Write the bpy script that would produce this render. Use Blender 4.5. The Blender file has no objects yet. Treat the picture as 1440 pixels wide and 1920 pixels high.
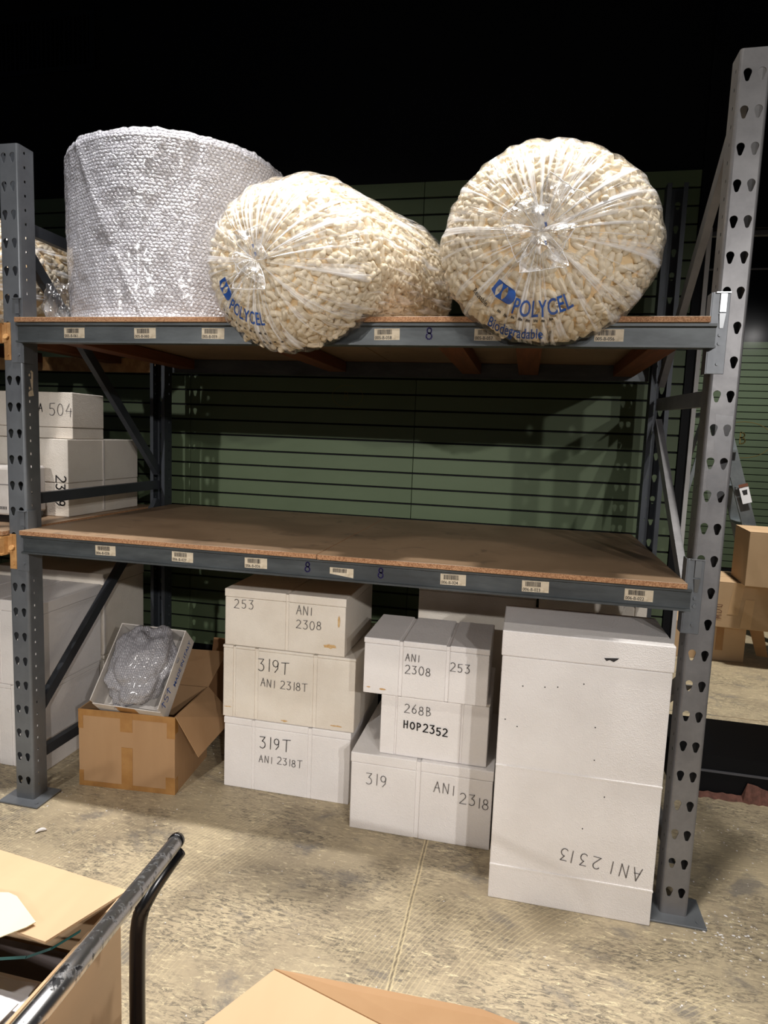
import bpy, bmesh, math, random
from mathutils import Vector, Matrix, noise
from mathutils.geometry import tessellate_polygon
from mathutils.bvhtree import BVHTree
C = bpy.context.scene.collection
PI = math.pi
random.seed(7)
# ------------------------------------------------------------------ camera
cd = bpy.data.cameras.new('camera'); cam = bpy.data.objects.new('camera', cd); C.objects.link(cam)
cam.matrix_world = Matrix(((0.97592, -0.06189, 0.20917, 1.94466),
                           (0.21473, 0.10373, -0.97115, -2.16708),
                           (0.03841, 0.99268, 0.11452, 1.55139), (0, 0, 0, 1)))
cd.sensor_fit = 'VERTICAL'; cd.sensor_height = 36.0; cd.lens = 36.0*1214.68/1920; cd.clip_start = 0.05
bpy.context.scene.camera = cam
# ------------------------------------------------------------------ world, lamps, exposure
w = bpy.data.worlds.new('world'); bpy.context.scene.world = w; w.use_nodes = True
w.node_tree.nodes['Background'].inputs[0].default_value = (0.75, 0.82, 1.0, 1)
w.node_tree.nodes['Background'].inputs[1].default_value = 0.055
vs = bpy.context.scene.view_settings
vs.view_transform = 'Standard'; vs.look = 'None'; vs.gamma = 1; vs.use_curve_mapping = False; vs.exposure = 0.0
def spot(name, loc, tgt, power, col, ang, blend=0.5, rad=0.06):
    l = bpy.data.lights.new(name, 'SPOT'); l.energy = power; l.color = col; l.spot_size = math.radians(ang)
    l.spot_blend = blend; l.shadow_soft_size = rad
    o = bpy.data.objects.new(name, l); C.objects.link(o); o.location = loc
    o.rotation_euler = (Vector(tgt)-Vector(loc)).to_track_quat('-Z', 'Y').to_euler(); return o
WARM = (1.0, 0.93, 0.84); COOL = (0.93, 0.96, 1.0)
spot('track_lamp', (-0.66, -6.0, 3.24), (0.6, 0.5, 0.95), 620, (1.0, .97, .94), 36, 1.0, .045)
spot('track_lamp', (4.2, -5.9, 3.24), (1.75, 0.2, 0.55), 430, (1.0, .97, .94), 42, 1.0, .06)
spot('track_lamp', (5.1, -5.8, 3.24), (1.75, 0.2, 0.6), 450, (1.0, .96, .93), 38, 1.0, .06)
spot('ceiling_lamp', (0.20, -0.27, 4.35), (0.30, -0.50, 1.5), 370, (1.0, .98, .98), 67, .75, .06)
spot('ceiling_lamp', (1.30, -0.27, 4.35), (1.30, -0.50, 1.5), 350, (1.0, .96, .91), 67, .75, .06)
spot('ceiling_lamp', (2.35, -0.27, 4.35), (2.25, -0.50, 1.5), 360, (1.0, .96, .90), 67, .75, .06)
spot('ceiling_lamp', (1.2, -1.9, 4.2), (1.2, -1.2, 0), 120, WARM, 80, .6, .12)
spot('ceiling_lamp', (3.7, 2.0, 4.2), (3.6, 2.1, 0), 680, (1.0, .96, .88), 95, .5, .12)
spot('ceiling_lamp', (4.6, 4.0, 4.2), (4.4, 6.6, .9), 330, (1.0, .97, .92), 66, .9, .15)
# ------------------------------------------------------------------ materials
def nodes(name):
    m = bpy.data.materials.new(name); m.use_nodes = True; nt = m.node_tree
    return m, nt, nt.nodes['Principled BSDF'], nt.nodes.new, nt.links.new
def ramp(N, a, b, ca=(0,0,0,1), cb=(1,1,1,1)):
    r = N('ShaderNodeValToRGB'); r.color_ramp.elements[0].position = a; r.color_ramp.elements[1].position = b
    r.color_ramp.elements[0].color = ca; r.color_ramp.elements[1].color = cb; return r
def c4(c): return (c[0], c[1], c[2], 1)
def srgb(*c):
    return tuple(((x/255)/12.92 if x/255 <= .04045 else ((x/255+.055)/1.055)**2.4) for x in c)
def basic(name, col, rough=.6, metal=0, col2=None, scale=6, detail=6, thr=(.4, .65), bump=0, bscale=80, spec=.5, stretch=(1,1,1), bdist=.002):
    m, nt, p, N, L = nodes(name)
    p.inputs['Base Color'].default_value = c4(col); p.inputs['Roughness'].default_value = rough
    p.inputs['Metallic'].default_value = metal; p.inputs['Specular IOR Level'].default_value = spec
    tc = N('ShaderNodeTexCoord'); mp = N('ShaderNodeMapping'); mp.inputs['Scale'].default_value = stretch
    L(tc.outputs['Object'], mp.inputs[0])
    if col2:
        n = N('ShaderNodeTexNoise'); n.inputs['Scale'].default_value = scale; n.inputs['Detail'].default_value = detail
        n.inputs['Roughness'].default_value = .65
        L(mp.outputs[0], n.inputs[0]); r = ramp(N, thr[0], thr[1], c4(col), c4(col2)); L(n.outputs[0], r.inputs[0])
        L(r.outputs[0], p.inputs['Base Color'])
    if bump:
        n = N('ShaderNodeTexNoise'); n.inputs['Scale'].default_value = bscale; n.inputs['Detail'].default_value = 3
        L(mp.outputs[0], n.inputs[0]); b = N('ShaderNodeBump'); b.inputs['Strength'].default_value = bump; b.inputs['Distance'].default_value = bdist
        L(n.outputs[0], b.inputs['Height']); L(b.outputs[0], p.inputs['Normal'])
    return m
M = {}
M['steel'] = basic('grey_painted_steel', srgb(116, 120, 124), .42, .3, srgb(96, 99, 104), 5, 8, (.35, .7), .15, 30)
M['steel_worn'] = basic('worn_grey_steel', srgb(132, 131, 132), .42, .4, srgb(106, 105, 107), 6, 9, (.35, .7), .2, 30)
M['steel_dark'] = basic('dark_beam_steel', srgb(88, 93, 95), .45, .3, srgb(64, 68, 70), 14, 9, (.35, .62), .1, 30, .5, (.25, 1, 1))
M['steel_shaded'] = basic('shaded_grey_steel', srgb(66, 70, 76), .5, .3, srgb(52, 56, 62), 5, 8, (.35, .7), .15, 30)  # same grey paint; shade on rear posts and left braces put into the colour
M['zinc'] = basic('zinc_clip', srgb(150, 152, 154), .35, .9)
M['tan'] = basic('tan_painted_steel', srgb(196, 150, 96), .5, 0, srgb(168, 122, 72), 20, 5, (.4, .6))
M['paper'] = basic('label_paper', srgb(214, 200, 176), .7, 0, srgb(186, 170, 144), 60, 4, (.45, .7))
M['ink'] = basic('black_ink', srgb(38, 36, 38), .6)
M['ink_brown'] = basic('brown_marker', srgb(110, 66, 48), .7)
M['pencil'] = basic('grey_marker', srgb(96, 92, 92), .7)
M['blue'] = basic('blue_print', srgb(46, 92, 172), .35, 0, srgb(34, 72, 146), 30)
M['purple'] = basic('purple_marker', srgb(58, 48, 110), .5)
M['chalk'] = basic('yellow_chalk', srgb(128, 112, 60), .8)
M['card'] = basic('brown_cardboard', srgb(176, 142, 106), .75, 0, srgb(160, 125, 90), 3, 5, (.3, .7), .12, 60, .25, (1, 1, .15))
M['card_light'] = basic('light_cardboard', srgb(198, 168, 134), .75, 0, srgb(188, 158, 124), 3, 5, (.3, .7), .1, 60, .25, (1, .3, 1))
M['card_dark'] = basic('dark_cardboard', srgb(150, 112, 78), .8, 0, srgb(134, 98, 66), 4, 5, (.3, .7), .2, 60, .25)
M['tape'] = basic('packing_tape', srgb(166, 122, 70), .25, 0, srgb(150, 106, 58), 12, 4, (.35, .65), .2, 40)
M['tape_pale'] = basic('pale_packing_tape', srgb(206, 172, 132), .3)
M['cream'] = basic('manila_card', srgb(222, 210, 176), .6)
M['white_card'] = basic('white_card', srgb(214, 208, 202), .55, 0, srgb(196, 188, 180), 6)
M['sheet'] = basic('white_paper', srgb(226, 226, 232), .6)
M['teal'] = basic('teal_folder', srgb(36, 92, 88), .5)
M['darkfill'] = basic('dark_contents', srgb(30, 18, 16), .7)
M['black'] = basic('black_wall_paint', (.0018, .002, .0032), .6, spec=.2)
M['blacknavy'] = basic('navy_black_paint', (.003, .005, .009), .4, spec=.3)
M['greyline'] = basic('grey_trim_edge', srgb(80, 80, 84), .5)
M['whitetrim'] = basic('white_trim', srgb(205, 202, 200), .5)
M['wood'] = basic('raw_timber', srgb(120, 72, 44), .7, 0, srgb(92, 54, 32), 6, 6, (.35, .65), .2, 40, .3, (6, .4, 6))
M['green'] = basic('green_slatwall', srgb(96, 110, 82), .55, 0, srgb(89, 103, 75), 3, 6, (.35, .65), .05, 50, .35, (.4, 1, 1))
M['green_far'] = basic('green_slatwall_far', srgb(96, 112, 88), .6, 0, srgb(90, 105, 82), 3, 6, (.35, .65), 0, 50, .3, (.4, 1, 1))
M['alu'] = basic('aluminium', srgb(150, 156, 160), .38, .7, srgb(130, 136, 140), 8)
M['black_metal'] = basic('black_gloss_metal', (.006, .006, .007), .25, .2, spec=.6)
M['brick_red'] = basic('red_brown_underlay', srgb(118, 78, 66), .85, 0, srgb(92, 60, 50), 30, 5, (.4, .6), .6, 60)
def chrome_worn():
    m, nt, p, N, L = nodes('worn_black_chrome')
    tc = N('ShaderNodeTexCoord'); n = N('ShaderNodeTexNoise'); n.inputs['Scale'].default_value = 45; n.inputs['Detail'].default_value = 8
    n.inputs['Roughness'].default_value = .7; L(tc.outputs['Object'], n.inputs[0])
    r = ramp(N, .53, .59, (.50, .50, .51, 1), (.012, .012, .014, 1)); L(n.outputs[0], r.inputs[0]); L(r.outputs[0], p.inputs['Base Color'])
    r2 = ramp(N, .53, .59, (1, 1, 1, 1), (.1, .1, .1, 1)); L(n.outputs[0], r2.inputs[0]); L(r2.outputs[0], p.inputs['Metallic'])
    p.inputs['Roughness'].default_value = .3
    return m
M['chrome'] = chrome_worn()
def foam(name, c1, c2):
    m, nt, p, N, L = nodes(name)
    tc = N('ShaderNodeTexCoord'); v = N('ShaderNodeTexVoronoi'); v.inputs['Scale'].default_value = 260
    L(tc.outputs['Object'], v.inputs[0])
    v2 = N('ShaderNodeTexNoise'); v2.inputs['Scale'].default_value = 45; v2.inputs['Detail'].default_value = 4; L(tc.outputs['Object'], v2.inputs[0])
    a = N('ShaderNodeMath'); a.operation = 'MULTIPLY_ADD'; L(v2.outputs[0], a.inputs[0]); a.inputs[1].default_value = 1.2; L(v.outputs[0], a.inputs[2])
    b = N('ShaderNodeBump'); b.inputs['Strength'].default_value = .5; b.inputs['Distance'].default_value = .0016
    L(a.outputs[0], b.inputs['Height']); L(b.outputs[0], p.inputs['Normal'])
    n = N('ShaderNodeTexNoise'); n.inputs['Scale'].default_value = 5; n.inputs['Detail'].default_value = 5; L(tc.outputs['Object'], n.inputs[0])
    r = ramp(N, .38, .75, c4(c1), c4(c2)); L(n.outputs[0], r.inputs[0]); L(r.outputs[0], p.inputs['Base Color'])
    p.inputs['Roughness'].default_value = .42; p.inputs['Specular IOR Level'].default_value = .45
    return m
M['foam'] = foam('white_foam', srgb(236, 232, 230), srgb(226, 221, 218))
M['foam_old'] = foam('yellowed_foam', srgb(232, 224, 212), srgb(214, 203, 188))
M['rust'] = basic('rust_stain', srgb(196, 148, 86), .7, 0, srgb(214, 186, 140), 60, 4, (.35, .65))
def boardmat(name, c1, c2, c3):
    m, nt, p, N, L = nodes(name)
    tc = N('ShaderNodeTexCoord'); n = N('ShaderNodeTexNoise'); n.inputs['Scale'].default_value = 2.5; n.inputs['Detail'].default_value = 8
    n.inputs['Distortion'].default_value = .8; L(tc.outputs['Object'], n.inputs[0])
    r = ramp(N, .35, .62, c4(c1), c4(c2)); L(n.outputs[0], r.inputs[0])
    n2 = N('ShaderNodeTexNoise'); n2.inputs['Scale'].default_value = 7; n2.inputs['Detail'].default_value = 9; n2.inputs['Distortion'].default_value = 1.5
    L(tc.outputs['Object'], n2.inputs[0]); r2 = ramp(N, .60, .72); L(n2.outputs[0], r2.inputs[0])
    mx = N('ShaderNodeMix'); mx.data_type = 'RGBA'; L(r2.outputs[0], mx.inputs[0]); L(r.outputs[0], mx.inputs[6]); mx.inputs[7].default_value = c4(c3)
    L(mx.outputs[2], p.inputs['Base Color']); p.inputs['Roughness'].default_value = .5; return m
M['board'] = boardmat('particle_board_top', srgb(150, 124, 98), srgb(132, 108, 84), srgb(112, 92, 74))
def edgemat():
    m, nt, p, N, L = nodes('particle_board_edge')
    tc = N('ShaderNodeTexCoord'); n = N('ShaderNodeTexVoronoi'); n.inputs['Scale'].default_value = 320; L(tc.outputs['Object'], n.inputs[0])
    r = ramp(N, .1, .9, c4(srgb(190, 146, 108)), c4(srgb(132, 88, 56))); L(n.outputs['Color'], r.inputs[0]); L(r.outputs[0], p.inputs['Base Color'])
    p.inputs['Roughness'].default_value = .8; return m
M['edge'] = edgemat()
def floormat():
    m, nt, p, N, L = nodes('worn_painted_concrete')
    tc = N('ShaderNodeTexCoord')
    def noi(sc, det, st=(1, 1, 1), dist=0, rough=.6, rot=0):
        mp = N('ShaderNodeMapping'); mp.inputs['Scale'].default_value = st; mp.inputs['Rotation'].default_value = (0, 0, rot)
        L(tc.outputs['Object'], mp.inputs[0]); n = N('ShaderNodeTexNoise')
        n.inputs['Scale'].default_value = sc; n.inputs['Detail'].default_value = det; n.inputs['Distortion'].default_value = dist; n.inputs['Roughness'].default_value = rough
        L(mp.outputs[0], n.inputs[0]); return n.outputs[0]
    def mix(f, a, b):
        mx = N('ShaderNodeMix'); mx.data_type = 'RGBA'; L(f, mx.inputs[0])
        for i, q in ((6, a), (7, b)):
            if isinstance(q, tuple): mx.inputs[i].default_value = c4(q)
            else: L(q, mx.inputs[i])
        return mx.outputs[2]
    base = ramp(N, .35, .65, c4(srgb(192, 176, 146)), c4(srgb(164, 149, 124))); L(noi(3, 5), base.inputs[0])
    # fine worn flecks showing grey concrete, gated by broad patches
    fl = ramp(N, .48, .56); L(noi(80, 9, (.38, 1.25, 1), .9, .8, .45), fl.inputs[0])
    pa = ramp(N, .38, .58); L(noi(3.4, 8, (.7, 1.2, 1), .7, .65, .4), pa.inputs[0])
    mm = N('ShaderNodeMath'); mm.operation = 'MULTIPLY'; L(fl.outputs[0], mm.inputs[0]); L(pa.outputs[0], mm.inputs[1])
    k = N('ShaderNodeMath'); k.operation = 'MULTIPLY'; L(mm.outputs[0], k.inputs[0]); k.inputs[1].default_value = .95
    c1 = mix(k.outputs[0], base.outputs[0], srgb(108, 100, 86))
    cr = ramp(N, .54, .62); L(noi(60, 9, (.35, 1.3, 1), .8, .82, .45), cr.inputs[0])
    c2 = mix(cr.outputs[0], c1, srgb(222, 207, 170))
    dk = ramp(N, .56, .66); L(noi(4.5, 12, (1, 1.4, 1), .5, .7), dk.inputs[0])
    dk2 = N('ShaderNodeMath'); dk2.operation = 'MULTIPLY'; L(dk.outputs[0], dk2.inputs[0]); dk2.inputs[1].default_value = .65
    c3 = mix(dk2.outputs[0], c2, srgb(112, 108, 104))
    # control joint running away from the camera, and trowel arcs
    sp = N('ShaderNodeSeparateXYZ'); L(tc.outputs['Object'], sp.inputs[0])
    wob = noi(14, 3)
    ax = N('ShaderNodeMath'); ax.operation = 'MULTIPLY_ADD'; L(wob, ax.inputs[0]); ax.inputs[1].default_value = .012; L(sp.outputs[0], ax.inputs[2])
    sb = N('ShaderNodeMath'); sb.operation = 'SUBTRACT'; L(ax.outputs[0], sb.inputs[0]); sb.inputs[1].default_value = 1.664
    ab = N('ShaderNodeMath'); ab.operation = 'ABSOLUTE'; L(sb.outputs[0], ab.inputs[0])
    jr = ramp(N, .0018, .004, (1, 1, 1, 1), (0, 0, 0, 1)); L(ab.outputs[0], jr.inputs[0])
    c4_ = mix(jr.outputs[0], c3, srgb(120, 106, 84))
    sb2 = N('ShaderNodeMath'); sb2.operation = 'SUBTRACT'; L(ab.outputs[0], sb2.inputs[0]); sb2.inputs[1].default_value = .006
    ab2 = N('ShaderNodeMath'); ab2.operation = 'ABSOLUTE'; L(sb2.outputs[0], ab2.inputs[0])
    jr2 = ramp(N, .0015, .004, (.7, .7, .7, 1), (0, 0, 0, 1)); L(ab2.outputs[0], jr2.inputs[0])
    c5 = mix(jr2.outputs[0], c4_, srgb(226, 208, 164))
    mpw = N('ShaderNodeMapping'); mpw.inputs['Location'].default_value = (-2.9, .9, 0); L(tc.outputs['Object'], mpw.inputs[0])
    wv = N('ShaderNodeTexWave'); wv.wave_type = 'RINGS'; wv.rings_direction = 'Z'; wv.inputs['Scale'].default_value = 22; wv.inputs['Distortion'].default_value = 1.5
    wv.inputs['Detail'].default_value = 3; L(mpw.outputs[0], wv.inputs[0])
    wr = ramp(N, .75, .95, (0, 0, 0, 1), (.35, .35, .35, 1)); L(wv.outputs[0], wr.inputs[0])
    gate = ramp(N, .5, .62); L(noi(1.7, 3), gate.inputs[0])
    g = N('ShaderNodeMath'); g.operation = 'MULTIPLY'; L(wr.outputs[0], g.inputs[0]); L(gate.outputs[0], g.inputs[1])
    c6 = mix(g.outputs[0], c5, srgb(226, 208, 164))
    L(c6, p.inputs['Base Color']); p.inputs['Roughness'].default_value = .55
    b = N('ShaderNodeBump'); b.inputs['Strength'].default_value = .25; b.inputs['Distance'].default_value = .002
    L(fl.outputs[0], b.inputs['Height']); L(b.outputs[0], p.inputs['Normal'])
    return m
M['floor'] = floormat()
def film(name, clear, white, bscale, bstr, uvs=(1, 1, 1), lo=.35, hi=.75, tint=(1, 1, 1)):
    """thin plastic film: clear where smooth, with glossy pleats and milky creases"""
    m, nt, p, N, L = nodes(name); nt.nodes.remove(p); out = nt.nodes['Material Output']
    tc = N('ShaderNodeTexCoord'); mp = N('ShaderNodeMapping'); mp.inputs['Scale'].default_value = uvs; L(tc.outputs['UV'], mp.inputs[0])
    n = N('ShaderNodeTexNoise'); n.inputs['Scale'].default_value = bscale; n.inputs['Detail'].default_value = 4; n.inputs['Distortion'].default_value = .6
    L(mp.outputs[0], n.inputs[0])
    b = N('ShaderNodeBump'); b.inputs['Strength'].default_value = bstr; b.inputs['Distance'].default_value = .01; L(n.outputs[0], b.inputs['Height'])
    tr = N('ShaderNodeBsdfTransparent'); tr.inputs[0].default_value = c4(tint)
    gl = N('ShaderNodeBsdfGlossy'); gl.inputs['Roughness'].default_value = .2; L(b.outputs[0], gl.inputs['Normal'])
    df = N('ShaderNodeBsdfDiffuse'); df.inputs[0].default_value = (.93, .93, .95, 1); L(b.outputs[0], df.inputs['Normal'])
    r = ramp(N, lo, hi, (white[0],)*3+(1,), (white[1],)*3+(1,)); L(n.outputs[0], r.inputs[0])
    m1 = N('ShaderNodeMixShader'); L(r.outputs[0], m1.inputs[0]); L(tr.outputs[0], m1.inputs[1]); L(df.outputs[0], m1.inputs[2])
    fr = N('ShaderNodeFresnel'); fr.inputs[0].default_value = 1.45; L(b.outputs[0], fr.inputs['Normal'])
    ad = N('ShaderNodeMath'); ad.operation = 'ADD'; ad.use_clamp = True; L(fr.outputs[0], ad.inputs[0]); ad.inputs[1].default_value = clear
    fr.inputs[0].default_value = 1.33
    mn = N('ShaderNodeMath'); mn.operation = 'MINIMUM'; L(ad.outputs[0], mn.inputs[0]); mn.inputs[1].default_value = .5
    m2 = N('ShaderNodeMixShader'); L(mn.outputs[0], m2.inputs[0]); L(m1.outputs[0], m2.inputs[1]); L(gl.outputs[0], m2.inputs[2])
    L(m2.outputs[0], out.inputs[0]); return m
M['film'] = film('clear_plastic_film', .0, (0.02, .85), 3.0, 1.0, (26, 1.6, 1), .50, .70)
M['knot'] = film('crumpled_plastic_film', .04, (.02, .70), 3, .8, (1, 1, 1), .48, .72)
M['rim'] = basic('plastic_film_edge', (.8, .8, .82), .15)
def wrapmat(name, rowsu, rowsv, base, dist):
    """hexagonal rows of air bubbles under glossy film"""
    m, nt, p, N, L = nodes(name)
    def math_(op, a, b=None, c=None):
        n = N('ShaderNodeMath'); n.operation = op
        for i, q in enumerate((a, b, c)):
            if q is None: continue
            if isinstance(q, (int, float)): n.inputs[i].default_value = q
            else: L(q, n.inputs[i])
        return n.outputs[0]
    tc = N('ShaderNodeTexCoord'); mp = N('ShaderNodeMapping'); mp.inputs['Scale'].default_value = (rowsu, rowsv, 1); L(tc.outputs['UV'], mp.inputs[0])
    wn = N('ShaderNodeTexNoise'); wn.inputs['Scale'].default_value = .35; wn.inputs['Detail'].default_value = 3; L(mp.outputs[0], wn.inputs[0])
    wa = N('ShaderNodeVectorMath'); wa.operation = 'MULTIPLY_ADD'; L(wn.outputs['Color'], wa.inputs[0]); wa.inputs[1].default_value = (.9, .9, 0); L(mp.outputs[0], wa.inputs[2])
    sp = N('ShaderNodeSeparateXYZ'); L(wa.outputs[0], sp.inputs[0])
    def cell(ou, ov):
        fu = math_('SUBTRACT', math_('FRACT', math_('ADD', sp.outputs[0], ou)), .5)
        fv = math_('MULTIPLY', math_('SUBTRACT', math_('FRACT', math_('ADD', math_('MULTIPLY', sp.outputs[1], .5774), ov)), .5), 1.732)
        return math_('SQRT', math_('ADD', math_('MULTIPLY', fu, fu), math_('MULTIPLY', fv, fv)))
    d = math_('MINIMUM', cell(0, 0), cell(.5, .5))
    hb = math_('SQRT', math_('MAXIMUM', math_('SUBTRACT', .2, math_('MULTIPLY', d, d)), 0.0))
    n = N('ShaderNodeTexNoise'); n.inputs['Scale'].default_value = 1.1; n.inputs['Detail'].default_value = 5; n.inputs['Distortion'].default_value = 1.5; L(mp.outputs[0], n.inputs[0])
    n2 = N('ShaderNodeTexNoise'); n2.inputs['Scale'].default_value = .16; n2.inputs['Detail'].default_value = 4; L(mp.outputs[0], n2.inputs[0])
    h = math_('ADD', math_('MULTIPLY', hb, 1.1), math_('ADD', math_('MULTIPLY', n.outputs[0], 1.6), math_('MULTIPLY', n2.outputs[0], 2.0)))
    b = N('ShaderNodeBump'); b.inputs['Strength'].default_value = 1.0; b.inputs['Distance'].default_value = dist
    L(h, b.inputs['Height']); L(b.outputs[0], p.inputs['Normal'])
    r = ramp(N, .2, .5, c4(base), c4(tuple(x*.72 for x in base))); L(d, r.inputs[0]); L(r.outputs[0], p.inputs['Base Color'])
    p.inputs['Roughness'].default_value = .2; p.inputs['Specular IOR Level'].default_value = .8
    p.inputs['Coat Weight'].default_value = .7; p.inputs['Coat Roughness'].default_value = .12
    return m
M['wrap'] = wrapmat('bubble_wrap', 165, 46, (.56, .55, .59), .0048)
M['wrap_small'] = wrapmat('bubble_wrap_small', 75, 75, (.46, .45, .48), .004)
def peanutmat(name, col):
    m, nt, p, N, L = nodes(name)
    p.inputs['Base Color'].default_value = c4(col); p.inputs['Roughness'].default_value = .55
    p.inputs['Specular IOR Level'].default_value = .3
    return m
M['peanut'] = peanutmat('foam_peanut', (.88, .775, .60)); M['core'] = peanutmat('peanut_fill', (.90, .68, .40))
def glassmat():
    m, nt, p, N, L = nodes('window_glass'); nt.nodes.remove(p); out = nt.nodes['Material Output']
    tr = N('ShaderNodeBsdfTransparent'); gl = N('ShaderNodeBsdfGlossy'); gl.inputs['Roughness'].default_value = .1
    fr = N('ShaderNodeFresnel'); fr.inputs[0].default_value = 1.12
    mx = N('ShaderNodeMixShader'); L(fr.outputs[0], mx.inputs[0]); L(tr.outputs[0], mx.inputs[1]); L(gl.outputs[0], mx.inputs[2]); L(mx.outputs[0], out.inputs[0]); return m
M['glass'] = glassmat()
# ------------------------------------------------------------------ helpers
def link(name, me, mats, parent=None, loc=None):
    o = bpy.data.objects.new(name, me); C.objects.link(o)
    if mats:
        for m in (mats if isinstance(mats, (list, tuple)) else [mats]): me.materials.append(m)
    if parent: o.parent = parent
    if loc: o.location = loc
    return o
def obj(name, bm, mats, parent=None, smooth=False, loc=None):
    me = bpy.data.meshes.new(name); bm.normal_update(); bm.to_mesh(me); bm.free()
    if smooth:
        for f in me.polygons: f.use_smooth = True
    return link(name, me, mats, parent, loc)
def thing(name, label, cat, loc=(0, 0, 0), rotz=0, group=None):
    o = bpy.data.objects.new(name, None); C.objects.link(o); o.location = loc; o.rotation_euler = (0, 0, rotz)
    o.empty_display_size = .05
    return tag(o, label, cat, group)
def tag(o, label, cat, group=None):
    o['label'] = label; o['category'] = cat
    if group: o['group'] = group
    return o
def struct(name, bm, m): o = obj(name, bm, m); o['kind'] = 'structure'; return o
def box(bm, a, b, mat=0, bev=0, mtx=None, seg=2):
    x0, y0, z0 = a; x1, y1, z1 = b
    vs_ = [bm.verts.new(v) for v in ((x0,y0,z0),(x1,y0,z0),(x1,y1,z0),(x0,y1,z0),(x0,y0,z1),(x1,y0,z1),(x1,y1,z1),(x0,y1,z1))]
    fs = [bm.faces.new([vs_[i] for i in q]) for q in ((3,2,1,0),(4,5,6,7),(0,1,5,4),(1,2,6,5),(2,3,7,6),(3,0,4,7))]
    for f in fs: f.material_index = mat
    if bev:
        es = list({e for f in fs for e in f.edges})
        r = bmesh.ops.bevel(bm, geom=es, offset=bev, segments=seg, affect='EDGES', profile=.5)
        vs_ = list({v for f in r['faces'] for v in f.verts} | {v for v in vs_ if v.is_valid})
    if mtx:
        for v in vs_:
            if v.is_valid: v.co = mtx @ v.co
    return vs_
def nbm(): return bmesh.new()
def boxobj(name, a, b, m, parent=None, bev=0, loc=None):
    bm = nbm(); box(bm, a, b, 0, bev); return obj(name, bm, m, parent, loc=loc)
def quad(bm, pts, mat=0):
    f = bm.faces.new([bm.verts.new(p) for p in pts]); f.material_index = mat; return f
def slab(bm, pts, t, mat=0):
    """flat polygon given thickness along its own normal (towards -normal)"""
    P = [Vector(p) for p in pts]; n = (P[1]-P[0]).cross(P[2]-P[0]).normalized()
    a = [bm.verts.new(p) for p in P]; b = [bm.verts.new(p-n*t) for p in P]; k = len(P)
    fs = [bm.faces.new(a), bm.faces.new(b[::-1])]+[bm.faces.new((a[i], b[i], b[(i+1) % k], a[(i+1) % k])) for i in range(k)]
    for f in fs: f.material_index = mat
def tube(bm, pts, r, n=12, mat=0, rs=None):
    P = [Vector(p) for p in pts]; rings = []
    up = Vector((.123, .345, .93)).normalized()
    for i, p in enumerate(P):
        d = (P[min(i+1, len(P)-1)]-P[max(i-1, 0)]).normalized()
        x = d.cross(up).normalized(); y = d.cross(x).normalized(); rr = rs[i] if rs else r
        rings.append([bm.verts.new(p+(x*math.cos(2*PI*k/n)+y*math.sin(2*PI*k/n))*rr) for k in range(n)])
    for a, b in zip(rings, rings[1:]):
        for k in range(n):
            f = bm.faces.new((a[k], a[(k+1) % n], b[(k+1) % n], b[k])); f.smooth = True; f.material_index = mat
    for rg in (rings[0][::-1], rings[-1]): bm.faces.new(rg).material_index = mat
    bmesh.ops.recalc_face_normals(bm, faces=bm.faces)
def smoothpath(pts, n=8):
    P = [Vector(p) for p in pts]; P = [2*P[0]-P[1]]+P+[2*P[-1]-P[-2]]; out = []
    for i in range(1, len(P)-2):
        for k in range(n):
            t = k/n; a, b, c, d = P[i-1:i+3]
            out.append(.5*((2*b)+(c-a)*t+(2*a-5*b+4*c-d)*t*t+(3*b-a-3*c+d)*t**3))
    return out+[P[-2]]
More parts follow.
